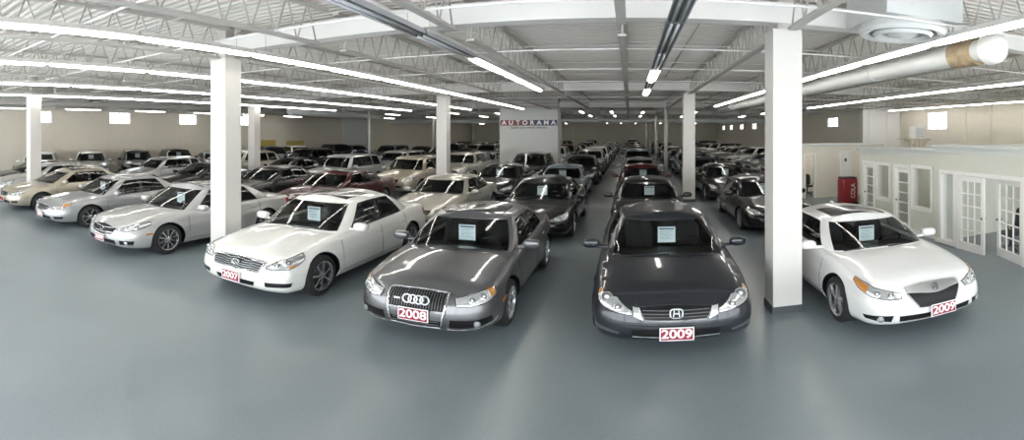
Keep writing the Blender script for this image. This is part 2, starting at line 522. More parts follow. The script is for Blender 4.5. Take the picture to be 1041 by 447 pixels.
    def line(s, mb, pts, r=.006, off=.004, mi=0, n=4, both=False, closed=False, res=5):
        for sg in ((1, -1) if both else (1,)):
            full = []
            P = list(pts)+([pts[0]] if closed else [])
            for (a, z), (b, w) in zip(P[:-1], P[1:]):
                full += [(lerp(a, b, k/res), lerp(z, w, k/res)) for k in range(res)]
            if not closed: full.append(P[-1])
            mb.tube([s.Q(sg*a, z, off) for a, z in full], r, mi, n, closed)

def wheel_parts(car, name, spokes, fine):
    """tyre + rim meshes for a wheel whose outer face points to +x; origin at hub"""
    R = car.wr; w = .215; rr = R*.70
    n = 36 if fine else 18
    T = MB()
    T.lathe([(rr, -.01), (rr+.012, .0), (R-.05, .004), (R-.015, -.012), (R, -.04), (R, -w+.03), (R-.015, -w), (rr, -w)], (0, 0, 0), (1, 0, 0), n)
    Rm = MB()
    Rm.lathe([(rr, -w), (rr-.014, -.045)], (0, 0, 0), (1, 0, 0), n, 1); Rm.lathe([(rr-.014, -.045), (rr-.010, -.006), (rr+.006, .002), (rr+.006, -.01)], (0, 0, 0), (1, 0, 0), n, 0)
    Rm.lathe([(.001, -.095), (rr-.01, -.10)], (0, 0, 0), (1, 0, 0), n, 1)
    for k in range(spokes):
        an = 2*PI*k/spokes+.3
        c, sn = math.cos(an), math.sin(an)
        w0, w1 = (.036, .062) if spokes <= 6 else (.016, .030)
        def pt(r, h, x): return Vector((x, r*c-h*sn, r*sn+h*c))
        rs = [.03, rr*.5, rr*.97]
        hw = [w0, w0*.9, w1*.8]; xo = [-.012, -.016, -.02]
        rows = [[pt(r, -h, x-.035), pt(r, -h*.8, x), pt(r, h*.8, x), pt(r, h, x-.035)] for r, h, x in zip(rs, hw, xo)]
        Rm.grid(rows, 0)
    Rm.lathe([(.001, .002), (.035, .0), (.055, -.012), (.06, -.05)], (0, 0, 0), (1, 0, 0), 18, 0)
    return T, Rm

def text_obj(name, body, size, mat_, parent, loc, rot, extrude=.002, offset=0., align='CENTER', sx=1.):
    cu = bpy.data.curves.new(name, 'FONT'); cu.body = body; cu.size = size; cu.extrude = extrude; cu.offset = offset
    cu.align_x = align; cu.align_y = 'CENTER'
    cu.materials.append(mat_)
    tmp = bpy.data.objects.new(name, cu); COL.objects.link(tmp)
    dg = bpy.context.evaluated_depsgraph_get()
    me = bpy.data.meshes.new_from_object(tmp.evaluated_get(dg)); me.name = name
    COL.objects.unlink(tmp); bpy.data.objects.remove(tmp)
    o = bpy.data.objects.new(name, me); COL.objects.link(o)
    if not me.materials: me.materials.append(mat_)
    o.parent = parent; o.location = (loc[0], loc[1], loc[2]*ZS); o.rotation_euler = rot; o.scale = (sx, 1 if abs(rot[1]) > .1 else ZS, 1)
    return o

def torus(mb, c, R, r, nrm, mi=0, n=20, k=6, sx=1., sz=1.):
    nrm = Vector(nrm).normalized(); a = Vector((1, 0, 0)); a = (a-nrm*a.dot(nrm)).normalized(); b = nrm.cross(a)
    if b.z < 0: b = -b
    mb.tube([Vector(c)+a*(R*sx*math.cos(2*PI*i/n))+b*(R*sz*math.sin(2*PI*i/n)) for i in range(n)], r, mi, k, True)

SPLIT = {'door_seam', 'wiper', 'window_trim', 'side_intake', 'intake_lip', 'side_marker', 'bumper_recess', 'tail_lamp', 'wheel_arch_liner'}
WELD = {'side_window', 'body', 'hood', 'trunk_lid', 'pillars', 'roof', 'windshield', 'rear_window'}
def make_car(name, sp, pm, style=None, fine=True, sunroof=False, interior_light=False, antenna=False):
    """a car with parts; local frame: x across, y from front bumper (-L/2) to the tail (+L/2), z up, origin on the floor"""
    c = Car(sp); L = c.L
    root = empty(name)
    off = (0, -L/2, 0)
    def put(nm, mb, mats, painted=False, parent=root, smooth=True, sharp=40, slot=0):
        if not mb.f: return None
        if nm in SPLIT:
            for q in mb.islands():
                o = q.build(nm, mats, parent, smooth, sharp)
                if parent is root: o.location = off
                if painted: set_paint(o, pm, slot)
            return o
        if nm in WELD: mb.weld()
        o = mb.build(nm, mats, parent, smooth, sharp)
        if parent is root: o.location = off
        if painted: set_paint(o, pm, slot)
        return o
    bd = c.body(fine)
    body = put('body', bd['body'], [pm], True)
    put('hood', bd['hood'], [pm], True); put('trunk_lid', bd['trunk_lid'], [pm], True)
    put('underbody', bd['underbody'], [M['black']]); put('wheel_arch_liner', bd['liner'], [M['black']])
    cb = c.cabin(fine)
    put('pillars', cb['pillars'], [pm, M['trimblack']], True)
    roof = put('roof', cb['roof'], [pm], True)
    put('windshield', cb['windshield'], [M['windshield']]); put('rear_window', cb['rear_window'], [M['sideglass']])
    for sg in (1, -1):
        for i0, mb in cb['sides'][sg].items(): put('side_window', mb, [M['sideglass']])
    # interior
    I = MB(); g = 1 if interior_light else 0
    y0, y1 = c.base[0][1], c.base[-1][1]
    zb = c.ztc(2.0)
    I.bbox(-.72, .72, y0+.2, y1-.05, zb-.32, zb-.28, 0)
    I.rbox((0, y0+.42, zb-.12), (1.40, .60, .22), .4, 0)
    put('dashboard', I, [M['black']])
    ys = [(c.roof[3][1]+.25, (-.36, .36)), (c.base[6][1]-.42, (-.36, 0, .36))]
    for yy, xs in ys:
        for x in xs:
            S = MB(); tilt = Matrix.Rotation(-.25, 3, 'X')
            S.rbox((x, yy, zb-.05), (.46, .14, .62), .45, 0, tilt)
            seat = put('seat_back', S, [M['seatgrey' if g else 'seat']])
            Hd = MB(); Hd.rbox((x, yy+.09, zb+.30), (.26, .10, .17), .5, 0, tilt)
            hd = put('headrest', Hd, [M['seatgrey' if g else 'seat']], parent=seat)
    S = MB(); ct = Vector((.36, c.roof[3][1]-.42, zb-.02))
    torus(S, ct, .18, .016, (0, .85, .5), 0, 20, 6); S.tube([ct-Vector((.17, 0, 0)), ct+Vector((.17, 0, 0))], .014); S.tube([ct, ct+Vector((0, -.22, -.12))], .03)
    put('steering_wheel', S, [M['black']])
    rm = MB(); rm.rbox((0, c.roof[0][1]-.06, c.H-.19), (.24, .04, .065), .5); put('rearview_mirror', rm, [M['black']])
    # wheels
    T, R = wheel_parts(c, name, c.spokes, fine)
    tm = T.mesh('wheel', [M['tyre']], True, 40); rme = R.mesh('rim', [M['rim'], M['rimdark']], True, 30)
    for yc in c.ya:
        for sg in (1, -1):
            o = bpy.data.objects.new('wheel', tm); COL.objects.link(o); o.parent = root
            o.location = (sg*(c.W-.012), yc-L/2, c.wr); o.rotation_euler = (0, 0, 0 if sg > 0 else PI)
            q = bpy.data.objects.new('rim', rme); COL.objects.link(q); q.parent = o
    # door seams, handles, mirrors, trim
    S = MB()
    yB = c.base[4][1]
    yA = c.ya[0]+c.R+.12; yC = min(c.base[6][1]+.08, c.L-c.ro-.22)
    for y in (yA, yB+.05, yC):
        a = c.a_of_y(y); z0 = c.zlow+.10 if y < c.L-c.ro-c.R else c.wr+c.R*.75
        c.line(S, [(a, z0), (a, c.ztc(y)-.01)], .0045, .0, both=True, res=8)
    c.line(S, [(c.a_of_y(yA), c.zlow+.10), (c.a_of_y(c.L-c.ro-c.R-.05), c.zlow+.10)], .0045, 0, both=True, res=12)
    put('door_seam', S, [M['black']])
    for sg in (1, -1):
        for y in (yB-.12, yC-.14):
            H = MB(); a = c.a_of_y(y); zh = c.ztc(y)-.16
            p = c.Q(sg*a, zh, .018); H.rbox(p, (.03, .20, .03), .5)
            put('door_handle', H, [pm], True)
        K = MB(); z = c.ztc(1.7)+.085; xw = c.W+.085; ym = c.base[3][1]+.02
        K.rbox((sg*xw, ym, z), (.235, .14, .15), .7, 0); K.tube([(sg*(c.W-.14), ym+.02, z-.06), (sg*xw, ym+.01, z-.05)], .025, 0, 6)
        mo = put('side_mirror', K, [pm], True)
        G = MB(); G.rbox((sg*xw, ym+.06, z), (.20, .02, .115), .55); put('mirror_glass', G, [M['chrome']], parent=mo)
    Tm = MB()
    i0, i1 = 3, sp['reg'].rfind('S')+1
    for sg in (1, -1):
        for t in ((.06, .90) if style in ('rings', 'gsedan', 'shield', 'accent') else (.06,)):
            Tm.tube([Vector((sg*(p.x+.006), p.y, p.z)) for p in (c.gh(lerp(i0, i1, k/24), t) for k in range(25))], .007)
    put('window_trim', Tm, [M['chrome' if style in ('rings', 'gsedan', 'shield', 'accent') else 'trimblack']])
    Wp = MB()
    for x0, x1 in ((-.55, .02), (.02, .58)):
        pts = []
        for k in range(7):
            u = lerp(x0, x1, k/6)
            uu = abs(u)/.70*2
            p = c.gh(uu, .045+.05*(k/6)); pts.append(Vector((math.copysign(p.x, u), p.y-.012, p.z+.012)))
        Wp.tube(pts, .008)
    put('wiper', Wp, [M['black']])
    if sunroof:
        G = MB(); uu = [2.2, 2.8, 3.4, 4.0, 4.6]
        yy = [lerp(c.roof[0][1]+.13, c.roof[0][1]+.80, k/8) for k in range(9)]
        rows = []
        for y in yy:
            r = []
            for k in range(9):
                x = lerp(-.455, .455, k/8); z = roof_z(c, x, y); r.append(Vector((x, y, z+.006)))
            rows.append([r[0]-Vector((0, 0, .012))]+r+[r[-1]-Vector((0, 0, .012))])
        rows = [[p-Vector((0, 0, .012)) for p in rows[0]]]+rows+[[p-Vector((0, 0, .012)) for p in rows[-1]]]
        G.grid(rows, 0, flip=True); put('sunroof', G, [M['trimblack']])
    if antenna:
        A = MB(); y = c.roof[-1][1]-.2; A.rbox((0, y, c.H+.01), (.04, .16, .09), .8); put('antenna', A, [pm], True)
    # tail lamps
    Tl = MB(); a1 = c.amax
    c.patch(Tl, [(a1-1.02, .74), (a1-.45, .70)], [(a1-1.05, .90), (a1-.45, .88)], .006, both=True); put('tail_lamp', Tl, [M['redlens']])
    front_details(c, root, put, style, pm)
    return root, c

def roof_z(c, x, y):
    lo, hi = 0, len(c.base)-1.0
    # find u on the roof edge with this y
    for _ in range(40):
        m = (lo+hi)/2
        if c.ry(m) < y: lo = m
        else: hi = m
    T = c.gh(lo, 1)
    return c.roofp(lo, max(-1, min(1, x/max(.05, T.x)))).z

def year_plate(c, put, root, z, text, s=0., w=.36, h=.165, yoff=-.012):
    z += c.sp.get('dz', 0); p = c.P(s, z); n = c.normal(s, z); n.z = 0; n.normalize()
    ang = math.atan2(n.x, -n.y)
    mb = MB(); rot = Matrix.Rotation(ang, 3, 'Z')
    mb.box((0, 0, 0), (w, .012, h), 1); mb.box((0, -.004, 0), (w-.022, .010, h-.022), 0)
    o = mb.build('year_plate', [M['plate'], M['ink']], root)
    o.location = (p.x+n.x*.02, p.y+n.y*.02+yoff-c.L/2, z); o.rotation_euler = (0, 0, ang)
    if text: text_obj('year_digits', text, h*(.92 if w > .34 else .82), M['ink'], o, (0, -.0105, .0), (PI/2, 0, 0), .001, .003, sx=1.08 if w > .3 else 1)
    return o

def lampset(c, put, bot, top, bulbs, amber=None, cat=None):
    for sg in (1, -1):
        mb = MB(); c.patch(mb, [(sg*a, z) for a, z in bot] if sg > 0 else bot, top, .006, 0, 18, 5)
        if sg < 0:
            mb.v = [(-x, y, z) for x, y, z in mb.v]; mb.f = [f[::-1] for f in mb.f]
        h = put('headlight', mb, [M['lens']])
        ed = MB(); loop = list(bot)+list(reversed(top))
        c.line(ed, [(sg*a, z) for a, z in loop], .005, .006, closed=True)
        put('lamp_seal', ed, [M['trimblack']], parent=h)
        for a, z, r in bulbs:
            b = MB(); p = c.Q(sg*a, z, .004); n = c.normal(sg*a, z)
            b.lathe([(r, .0), (r, .012), (r*.86, .014), (r*.80, .006)], p, n, 20, 1)
            b.lathe([(r*.80, .005), (r*.6, .010), (r*.42, .010)], p, n, 20, 2)
            b.lathe([(r*.42, .010), (r*.3, .022), (.001, .026)], p, n, 20, 0)
            put('bulb', b, [M['bulb'], M['chrome'], M['grillegrey']], parent=h)
        if amber:
            ab = MB(); c.patch(ab, amber[0], amber[1], .009, 0, 6, 3)
            if sg < 0:
                ab.v = [(-x, y, z) for x, y, z in ab.v]; ab.f = [f[::-1] for f in ab.f]
            put('turn_lamp', ab, [M['amber']], parent=h)

def front_details(c, root, put, style, pm):
    zt0 = c.ztc(0)
    if style == 'accent':      # dark grey sedan: wide hexagonal grille with slats
        lampset(c, put, [(.47, .545), (.62, .555), (.82, .60), (1.02, .685), (1.12, .75)], [(.47, .59), (.62, .665), (.82, .765), (1.02, .815), (1.12, .825)],
                [(.86, .70, .068), (.645, .615, .045)], ([(1.03, .70), (1.11, .745)], [(1.03, .81), (1.11, .82)]))
        g = MB(); c.patch(g, [(-.33, .495), (0, .485), (.33, .495)], [(-.40, .62), (0, .637), (.40, .62)], .010, 0, 24, 4)
        gr = put('grille', g, [M['black']])
        sl = MB()
        for z in (.525, .56, .595): c.line(sl, [(-.36, z), (0, z-.004), (.36, z)], .0075, .016, res=8)
        put('grille_slat', sl, [M['grillegrey']], parent=gr)
        ch = MB(); c.line(ch, [(-.40, .62), (-.335, .492), (0, .480), (.335, .492), (.40, .62)], .010, .014, n=6, res=8); put('grille_surround', ch, [M['chrome']], parent=gr)
        for sg in (1, -1):
            ch = MB(); c.patch(ch, [(.35, .49), (.45, .535)], [(.41, .62), (.47, .63)], .014, 0, 6, 3)
            if sg < 0: ch.v = [(-x, y, z) for x, y, z in ch.v]; ch.f = [f[::-1] for f in ch.f]
            put('grille_wing', ch, [M['satin']], parent=gr)
        ch = MB(); c.patch(ch, [(-.41, .632), (0, .650), (.41, .632)], [(-.45, .66), (0, .676), (.45, .66)], .014, 0, 24, 2); put('grille_cap', ch, [pm], True, parent=gr)
        em = MB(); p = c.Q(0, .562, .03)
        em.box(p+Vector((-.028, 0, 0)), (.013, .014, .085), 0, Matrix.Rotation(.10, 3, 'Y')); em.box(p+Vector((.028, 0, 0)), (.013, .014, .085), 0, Matrix.Rotation(-.10, 3, 'Y'))
        em.box(p, (.05, .014, .014)); sq = lambda t: math.copysign(abs(t)**.55, t)
        em.tube([p+Vector((.066*sq(math.cos(2*PI*i/28)), 0, .056*sq(math.sin(2*PI*i/28)))) for i in range(28)], .009, 0, 6, True)
        put('emblem', em, [M['badge']], parent=gr)
        lo = MB(); c.patch(lo, [(-.46, .285), (0, .275), (.46, .285)], [(-.47, .375), (0, .375), (.47, .375)], .008, 0, 24, 3); put('lower_intake', lo, [M['black']])
        ll = MB(); c.line(ll, [(-.46, .295), (0, .285), (.46, .295)], .006, .016, res=8); put('intake_lip', ll, [M['chrome']])
        fl = MB(); c.patch(fl, [(.62, .30), (.95, .34)], [(.60, .325), (.97, .40)], .004, 0, 10, 3, both=True); put('bumper_recess', fl, [M['grillegrey']])
        bl = MB(); c.line(bl, [(-.80, .435), (0, .42), (.80, .435)], .004, .0, res=12); put('bumper_seam', bl, [M['black']])
        year_plate(c, put, root, .335, '2009')
    elif style == 'rings':     # grey sedan: tall single frame grille with four rings
        lampset(c, put, [(.47, .545), (.62, .54), (.82, .57), (1.04, .635)], [(.45, .635), (.62, .66), (.82, .70), (1.06, .73)],
                [(.66, .61, .040), (.82, .645, .043)], ([(.93, .625), (1.02, .65)], [(.93, .722), (1.035, .733)]))
        g = MB(); c.patch(g, [(-.30, .27), (0, .262), (.30, .27)], [(-.375, .665), (0, .68), (.375, .665)], .008, 0, 20, 8)
        gr = put('grille', g, [M['black']])
        bars = MB()
        for k in range(-10, 11):
            x = k*.034
            c.line(bars, [(x*.97, .48), (x, .665)], .0055, .013, res=3)
        for z in (.30, .335): c.line(bars, [(-.28, z), (.28, z)], .005, .013, res=8)
        put('grille_bar', bars, [M['grillegrey']], parent=gr)
        bn = MB(); c.patch(bn, [(-.315, .355), (0, .35), (.315, .355)], [(-.335, .47), (0, .47), (.335, .47)], .016, 0, 16, 3)
        o = put('plate_panel', bn, [pm], True, parent=gr)
        ch = MB(); c.line(ch, [(-.30, .268), (0, .258), (.30, .268), (.34, .47), (.375, .66), (.34, .672), (0, .682), (-.34, .672), (-.375, .66), (-.34, .47)], .013, .014, n=6, closed=True)
        put('grille_surround', ch, [M['chrome']], parent=gr)
        em = MB()
        for k in (-1.5, -.5, .5, 1.5):
            p = c.Q(k*.072, .575, .026); torus(em, p, .052, .010, (0, -1, .2), 0, 24, 6)
        put('ring_emblem', em, [M['badge']], parent=gr)
        bg = MB(); bg.box(c.Q(-.235, .565, .024), (.075, .006, .022)); put('badge', bg, [M['ink']], parent=gr)
        lo = MB(); c.patch(lo, [(.39, .27), (.60, .275), (.92, .33)], [(.405, .375), (.60, .375), (.90, .40)], .005, 0, 12, 3, both=True); put('side_intake', lo, [M['black']])
        ll = MB(); c.line(ll, [(.37, .25), (.60, .255), (.94, .315), (1.0, .36)], .009, .012, both=True, res=6, n=6)
        put('intake_lip', ll, [M['chrome']])
        for sg in (1, -1):
            b = MB(); p = c.Q(sg*.70, .325, .006); n = c.normal(sg*.70, .325)
            b.lathe([(.038, 0), (.038, .012), (.028, .014), (.001, .02)], p, n, 20); put('fog_lamp', b, [M['lens']])
        sm = MB(); c.patch(sm, [(1.14, .50), (1.27, .515)], [(1.14, .53), (1.27, .545)], .006, 0, 4, 2, both=True); put('side_marker', sm, [M['amber']])
        year_plate(c, put, root, .415, '2008', yoff=-.02)
    elif style == 'gsedan':    # white sedan: trapezoid grille with wavy slats
        lampset(c, put, [(.52, .565), (.66, .56), (.87, .58), (1.05, .63), (1.17, .69)], [(.52, .60), (.66, .67), (.87, .735), (1.05, .775), (1.20, .785)],
                [(.68, .625, .042), (.88, .67, .045)], ([(.86, .59), (.98, .618)], [(.86, .612), (.98, .643)]))
        g = MB(); c.patch(g, [(-.41, .50), (0, .485), (.41, .50)], [(-.485, .635), (0, .655), (.485, .635)], .010, 0, 24, 4)
        gr = put('grille', g, [M['black']])
        sl = MB()
        for z in (.515, .543, .571, .599, .627):
            c.line(sl, [(-.46+.4*(.63-z), z), (-.31, z+.008), (-.155, z-.004), (0, z+.008), (.155, z-.004), (.31, z+.008), (.46-.4*(.63-z), z)], .0065, .017, res=5)
        put('grille_slat', sl, [M['chrome']], parent=gr)
        ch = MB(); c.line(ch, [(-.41, .497), (0, .482), (.41, .497), (.49, .637), (0, .66), (-.49, .637)], .011, .014, n=6, closed=True, res=8)
        c.patch(ch, [(.43, .52), (.48, .60)], [(.455, .625), (.505, .64)], .014, 0, 5, 2, both=True)
        put('grille_surround', ch, [M['chrome']], parent=gr)
        em = MB(); p = c.Q(0, .575, .03); torus(em, p, .062, .010, (0, -1, .2), 0, 24, 6, 1, .62)
        em.tube([p+Vector((-.03, 0, -.03)), p+Vector((0, -.004, .03)), p+Vector((.03, 0, -.03))], .008)
        put('emblem', em, [M['chrome']], parent=gr)
        lo = MB(); c.patch(lo, [(-.33, .275), (0, .268), (.33, .275)], [(-.36, .345), (0, .345), (.36, .345)], .005, 0, 20, 3); put('lower_intake', lo, [M['black']])
        si = MB(); c.patch(si, [(.53, .30), (.88, .315)], [(.52, .37), (.90, .38)], .005, 0, 12, 3, both=True); put('side_intake', si, [M['trimblack']])
        year_plate(c, put, root, .375, '2007', s=-.03, w=.33)
    elif style == 'shield':    # white sedan: beak shaped grille shield
        lampset(c, put, [(.47, .565), (.62, .56), (.85, .60), (1.08, .685), (1.22, .745)], [(.45, .625), (.62, .66), (.85, .70), (1.08, .765), (1.24, .785)],
                [(.60, .61, .038), (.78, .635, .042)], ([(.93, .628), (1.21, .745)], [(.93, .712), (1.235, .78)]))
        g = MB(); c.patch(g, [(-.25, .425), (0, .41), (.25, .425)], [(-.385, .615), (0, .585), (.385, .615)], .012, 0, 24, 4)
        gr = put('grille', g, [M['black']])
        ch = MB(); c.patch(ch, [(-.375, .625), (0, .575), (.375, .625)], [(-.385, .665), (0, .685), (.385, .665)], .028, 0, 24, 4)
        c.line(ch, [(-.38, .61), (-.255, .425), (0, .407), (.255, .425), (.38, .61)], .008, .014, n=6)
        put('grille_shield', ch, [M['satin']], parent=gr)
        em = MB(); p = c.Q(0, .628, .045); torus(em, p, .05, .007, (0, -1, .3), 0, 24, 6, .9, 1)
        em.tube([p+Vector((-.026, 0, -.04)), p+Vector((-.006, -.003, .042))], .008); em.tube([p+Vector((.026, 0, -.04)), p+Vector((.006, -.003, .042))], .008); em.tube([p+Vector((-.02, 0, -.008)), p+Vector((.02, 0, -.008))], .006)
        put('emblem', em, [M['grillegrey']], parent=gr)
        lo = MB(); c.patch(lo, [(-.50, .265), (0, .255), (.50, .265)], [(-.50, .345), (0, .33), (.50, .345)], .005, 0, 24, 3); put('lower_intake', lo, [M['black']])
        si = MB(); c.patch(si, [(.60, .27), (.92, .305)], [(.57, .36), (.95, .355)], .005, 0, 12, 3, both=True); put('side_intake', si, [M['trimblack']])
        for sg in (1, -1):
            b = MB(); p = c.Q(sg*.72, .315, .006); n = c.normal(sg*.72, .315)
            b.lathe([(.042, 0), (.042, .012), (.032, .014), (.001, .022)], p, n, 20); put('fog_lamp', b, [M['lens']])
        year_plate(c, put, root, .36, '2009', s=.06)
    elif style == 'swoop':     # silver sedan with five-point grille
        lampset(c, put, [(.50, .575), (.70, .575), (.95, .62), (1.22, .71)], [(.48, .60), (.70, .68), (.95, .745), (1.25, .775)], [(.72, .625, .04), (.92, .665, .042)])
        g = MB(); c.patch(g, [(-.34, .47), (0, .44), (.34, .47)], [(-.42, .61), (0, .65), (.42, .61)], .008, 0, 24, 4)
        gr = put('grille', g, [M['black']])
        sl = MB()
        for z in (.50, .60): c.line(sl, [(-.40, z+.02), (-.2, z-.006), (0, z-.012), (.2, z-.006), (.40, z+.02)], .011, .014, res=5, n=6)
        p = c.Q(0, .56, .02); torus(sl, p, .055, .009, (0, -1, .2), 0, 20, 6, 1, .8)
        put('grille_slat', sl, [M['chrome']], parent=gr)
        lo = MB(); c.patch(lo, [(-.48, .265), (0, .255), (.48, .265)], [(-.45, .355), (0, .35), (.45, .355)], .005, 0, 24, 3); put('lower_intake', lo, [M['black']])
        si = MB(); c.patch(si, [(.58, .28), (.86, .30)], [(.57, .37), (.88, .38)], .005, 0, 10, 3, both=True); put('side_intake', si, [M['black']])
        for sg in (1, -1):
            b = MB(); p = c.Q(sg*.72, .33, .008); n = c.normal(sg*.72, .33); b.lathe([(.036, 0), (.036, .012), (.001, .02)], p, n, 18); put('fog_lamp', b, [M['lens']])
        sm = MB(); c.patch(sm, [(1.10, .50), (1.24, .51)], [(1.10, .535), (1.24, .545)], .006, 0, 4, 2, both=True); put('side_marker', sm, [M['amber']])
        year_plate(c, put, root, .36, '2009', s=0, w=.33)
    else:                      # plainer fronts
        amb = ([(.78, .60), (1.02, .68)], [(.78, .70), (1.05, .75)]) if style == 'amber' else None
        lampset(c, put, [(.50, .56), (.68, .565), (.90, .61), (1.10, .69)], [(.47, .61), (.68, .68), (.90, .745), (1.13, .785)], [(.66, .62, .045), (.86, .665, .045)], amb)
        g = MB(); c.patch(g, [(-.30, .50), (0, .49), (.30, .50)], [(-.38, .615), (0, .63), (.38, .615)], .008, 0, 18, 3)
        gr = put('grille', g, [M['black']])
        sl = MB()
        for z in (.535, .575): c.line(sl, [(-.32, z), (.32, z)], .008, .014, res=10)
        c.line(sl, [(-.30, .498), (0, .488), (.30, .498), (.385, .617), (0, .634), (-.385, .617)], .008, .012, n=4, closed=True, res=6)
        put('grille_slat', sl, [M['chrome']], parent=gr)
        lo = MB(); c.patch(lo, [(-.50, .265), (0, .255), (.50, .265)], [(-.46, .35), (0, .345), (.46, .35)], .005, 0, 18, 3); put('lower_intake', lo, [M['black']])
        si = MB(); c.patch(si, [(.62, .29), (.86, .31)], [(.60, .36), (.88, .375)], .005, 0, 8, 2, both=True); put('side_intake', si, [M['black']])
        year_plate(c, put, root, .37, '2008' if style == 'amber' else '', s=0, w=.33)
M['satin'] = mat('satin_chrome', (.62, .63, .64), .28, metal=.85)
M['badge'] = mat('bright_badge', (.86, .87, .88), .35, metal=.5)
M['grillegrey'] = mat('grille_grey', (.16, .165, .17), .3, metal=.6)

def far_mesh(sp, name):
    """a whole car in one mesh for the distant rows: slot 0 is the paint"""
    c = Car(sp); A = MB(); off = Vector((0, -c.L/2, 0))
    bd = c.body(False); cb = c.cabin(False)
    for k in ('body', 'hood', 'trunk_lid'): A.merge(bd[k], {0: 0})
    A.merge(bd['underbody'], {0: 1}); A.merge(bd['liner'], {0: 1}); A.merge(cb['pillars'], {0: 0, 1: 1}); A.merge(cb['roof'], {0: 0})
    A.merge(cb['windshield'], {0: 2}); A.merge(cb['rear_window'], {0: 2})
    for sg in (1, -1):
        for mb in cb['sides'][sg].values(): A.merge(mb, {0: 2})
        b = MB(); K = MB(); z = c.ztc(1.7)+.085
        K.rbox((sg*(c.W+.07), c.base[3][1]+.02, z), (.24, .13, .15), .6); A.merge(K, {0: 0})
    zt = .08*c.zf if hasattr(c, 'zf') else 0
    h = MB(); c.patch(h, [(.48, .57), (.90, .62), (1.10, .69)], [(.47, .63), (.90, .745), (1.12, .775)], .008, 0, 8, 2, both=True); A.merge(h, {0: 3})
    h = MB(); c.patch(h, [(-.34, .49), (.34, .49)], [(-.40, .62), (.40, .62)], .008, 0, 8, 2); c.patch(h, [(-.5, .27), (.5, .27)], [(-.46, .35), (.46, .35)], .006, 0, 8, 2); A.merge(h, {0: 1})
    h = MB(); c.line(h, [(-.34, .555), (.34, .555)], .012, .016, res=8); A.merge(h, {0: 5})
    h = MB(); c.patch(h, [(c.amax-1.02, .74), (c.amax-.45, .70)], [(c.amax-1.05, .9), (c.amax-.45, .88)], .008, 0, 6, 2, both=True); A.merge(h, {0: 6})
    for yc in c.ya:
        for sg in (1, -1):
            t = MB(); R = c.wr
            t.lathe([(R*.68, -.01), (R-.03, .0), (R, -.04), (R, -.2), (R*.6, -.2)], (sg*(c.W-.012), yc, R), (sg, 0, 0), 16, 4)
            t.lathe([(.001, -.02), (R*.3, -.015), (R*.66, -.03), (R*.69, -.004)], (sg*(c.W-.012), yc, R), (sg, 0, 0), 16, 5); A.merge(t)
    A.v = [(x, y+off.y, z) for x, y, z in A.v]
    return A.mesh(name, [PAINT['black'], M['black'], M['farglass'], M['lens'], M['tyre'], M['rim'], M['redlens']], True, 40)
# ------------------------------------------------------------------ other body shapes
def suv(**kw):
    d = shifted(SEDAN, L=4.65, W=.93, H=1.73, fo=.90, ro=.95, wr=.365, zlow=.27, zrear=.32, dz=.15, spokes=5,
        top=[(0, .86), (.2, .90), (.5, .95), (1.2, 1.05), (1.9, 1.09), (3.3, 1.12), (4.65, 1.10)],
        crown=[(.1, 0), (.5, .05), (1.1, .075), (1.4, .04), (4.6, .03)],
        base=[(0, 1.12), (.44, 1.16), (.74, 1.32), (.82, 1.52), (.85, 2.38), (.85, 2.46), (.84, 3.34), (.83, 3.44), (.80, 4.16), (.74, 4.42), (.42, 4.54), (0, 4.56)],
        roof=[(0, 1.74), (.34, 1.755), (.58, 1.82), (.645, 1.98), (.66, 2.44), (.66, 2.52), (.655, 3.34), (.65, 3.44), (.63, 4.02), (.59, 4.16), (.34, 4.24), (0, 4.26)],
        reg='WWPSKSPSPRR', roofz=[(1.74, -.10), (2.1, -.06), (2.8, -.045), (3.8, -.06), (4.3, -.11)], nose=.85, tail=.7,
        pf=[(0, -.09), (.1, -.03), (.25, 0), (.5, 0), (.7, -.02), (.85, -.05), (1, -.12)],
        pr=[(0, -.08), (.12, -.02), (.3, 0), (.6, -.01), (.8, -.03), (1, -.07)])
    d.update(kw); return d
def hatch(**kw):
    d = shifted(SEDAN, L=4.40, W=.89, H=1.56, ro=.80, dz=.03,
        top=[(0, .73), (.2, .77), (.5, .83), (1.15, .95), (1.9, .98), (3.3, 1.02), (4.4, 1.02)],
        base=[(0, 1.08), (.42, 1.12), (.70, 1.30), (.78, 1.54), (.81, 2.35), (.81, 2.44), (.79, 3.20), (.78, 3.30), (.74, 3.85), (.66, 4.12), (.36, 4.24), (0, 4.26)],
        roof=[(0, 1.78), (.30, 1.795), (.53, 1.86), (.59, 2.02), (.605, 2.42), (.605, 2.50), (.60, 3.18), (.595, 3.26), (.57, 3.66), (.52, 3.82), (.30, 3.90), (0, 3.92)],
        reg='WWPSKSPSPRR', roofz=[(1.78, -.115), (2.1, -.07), (2.6, -.05), (3.4, -.065), (3.95, -.13)],
        crown=[(.1, .0), (.5, .06), (1.1, .08), (1.4, .05), (4.3, .03)], tail=.8)
    d.update(kw); return d

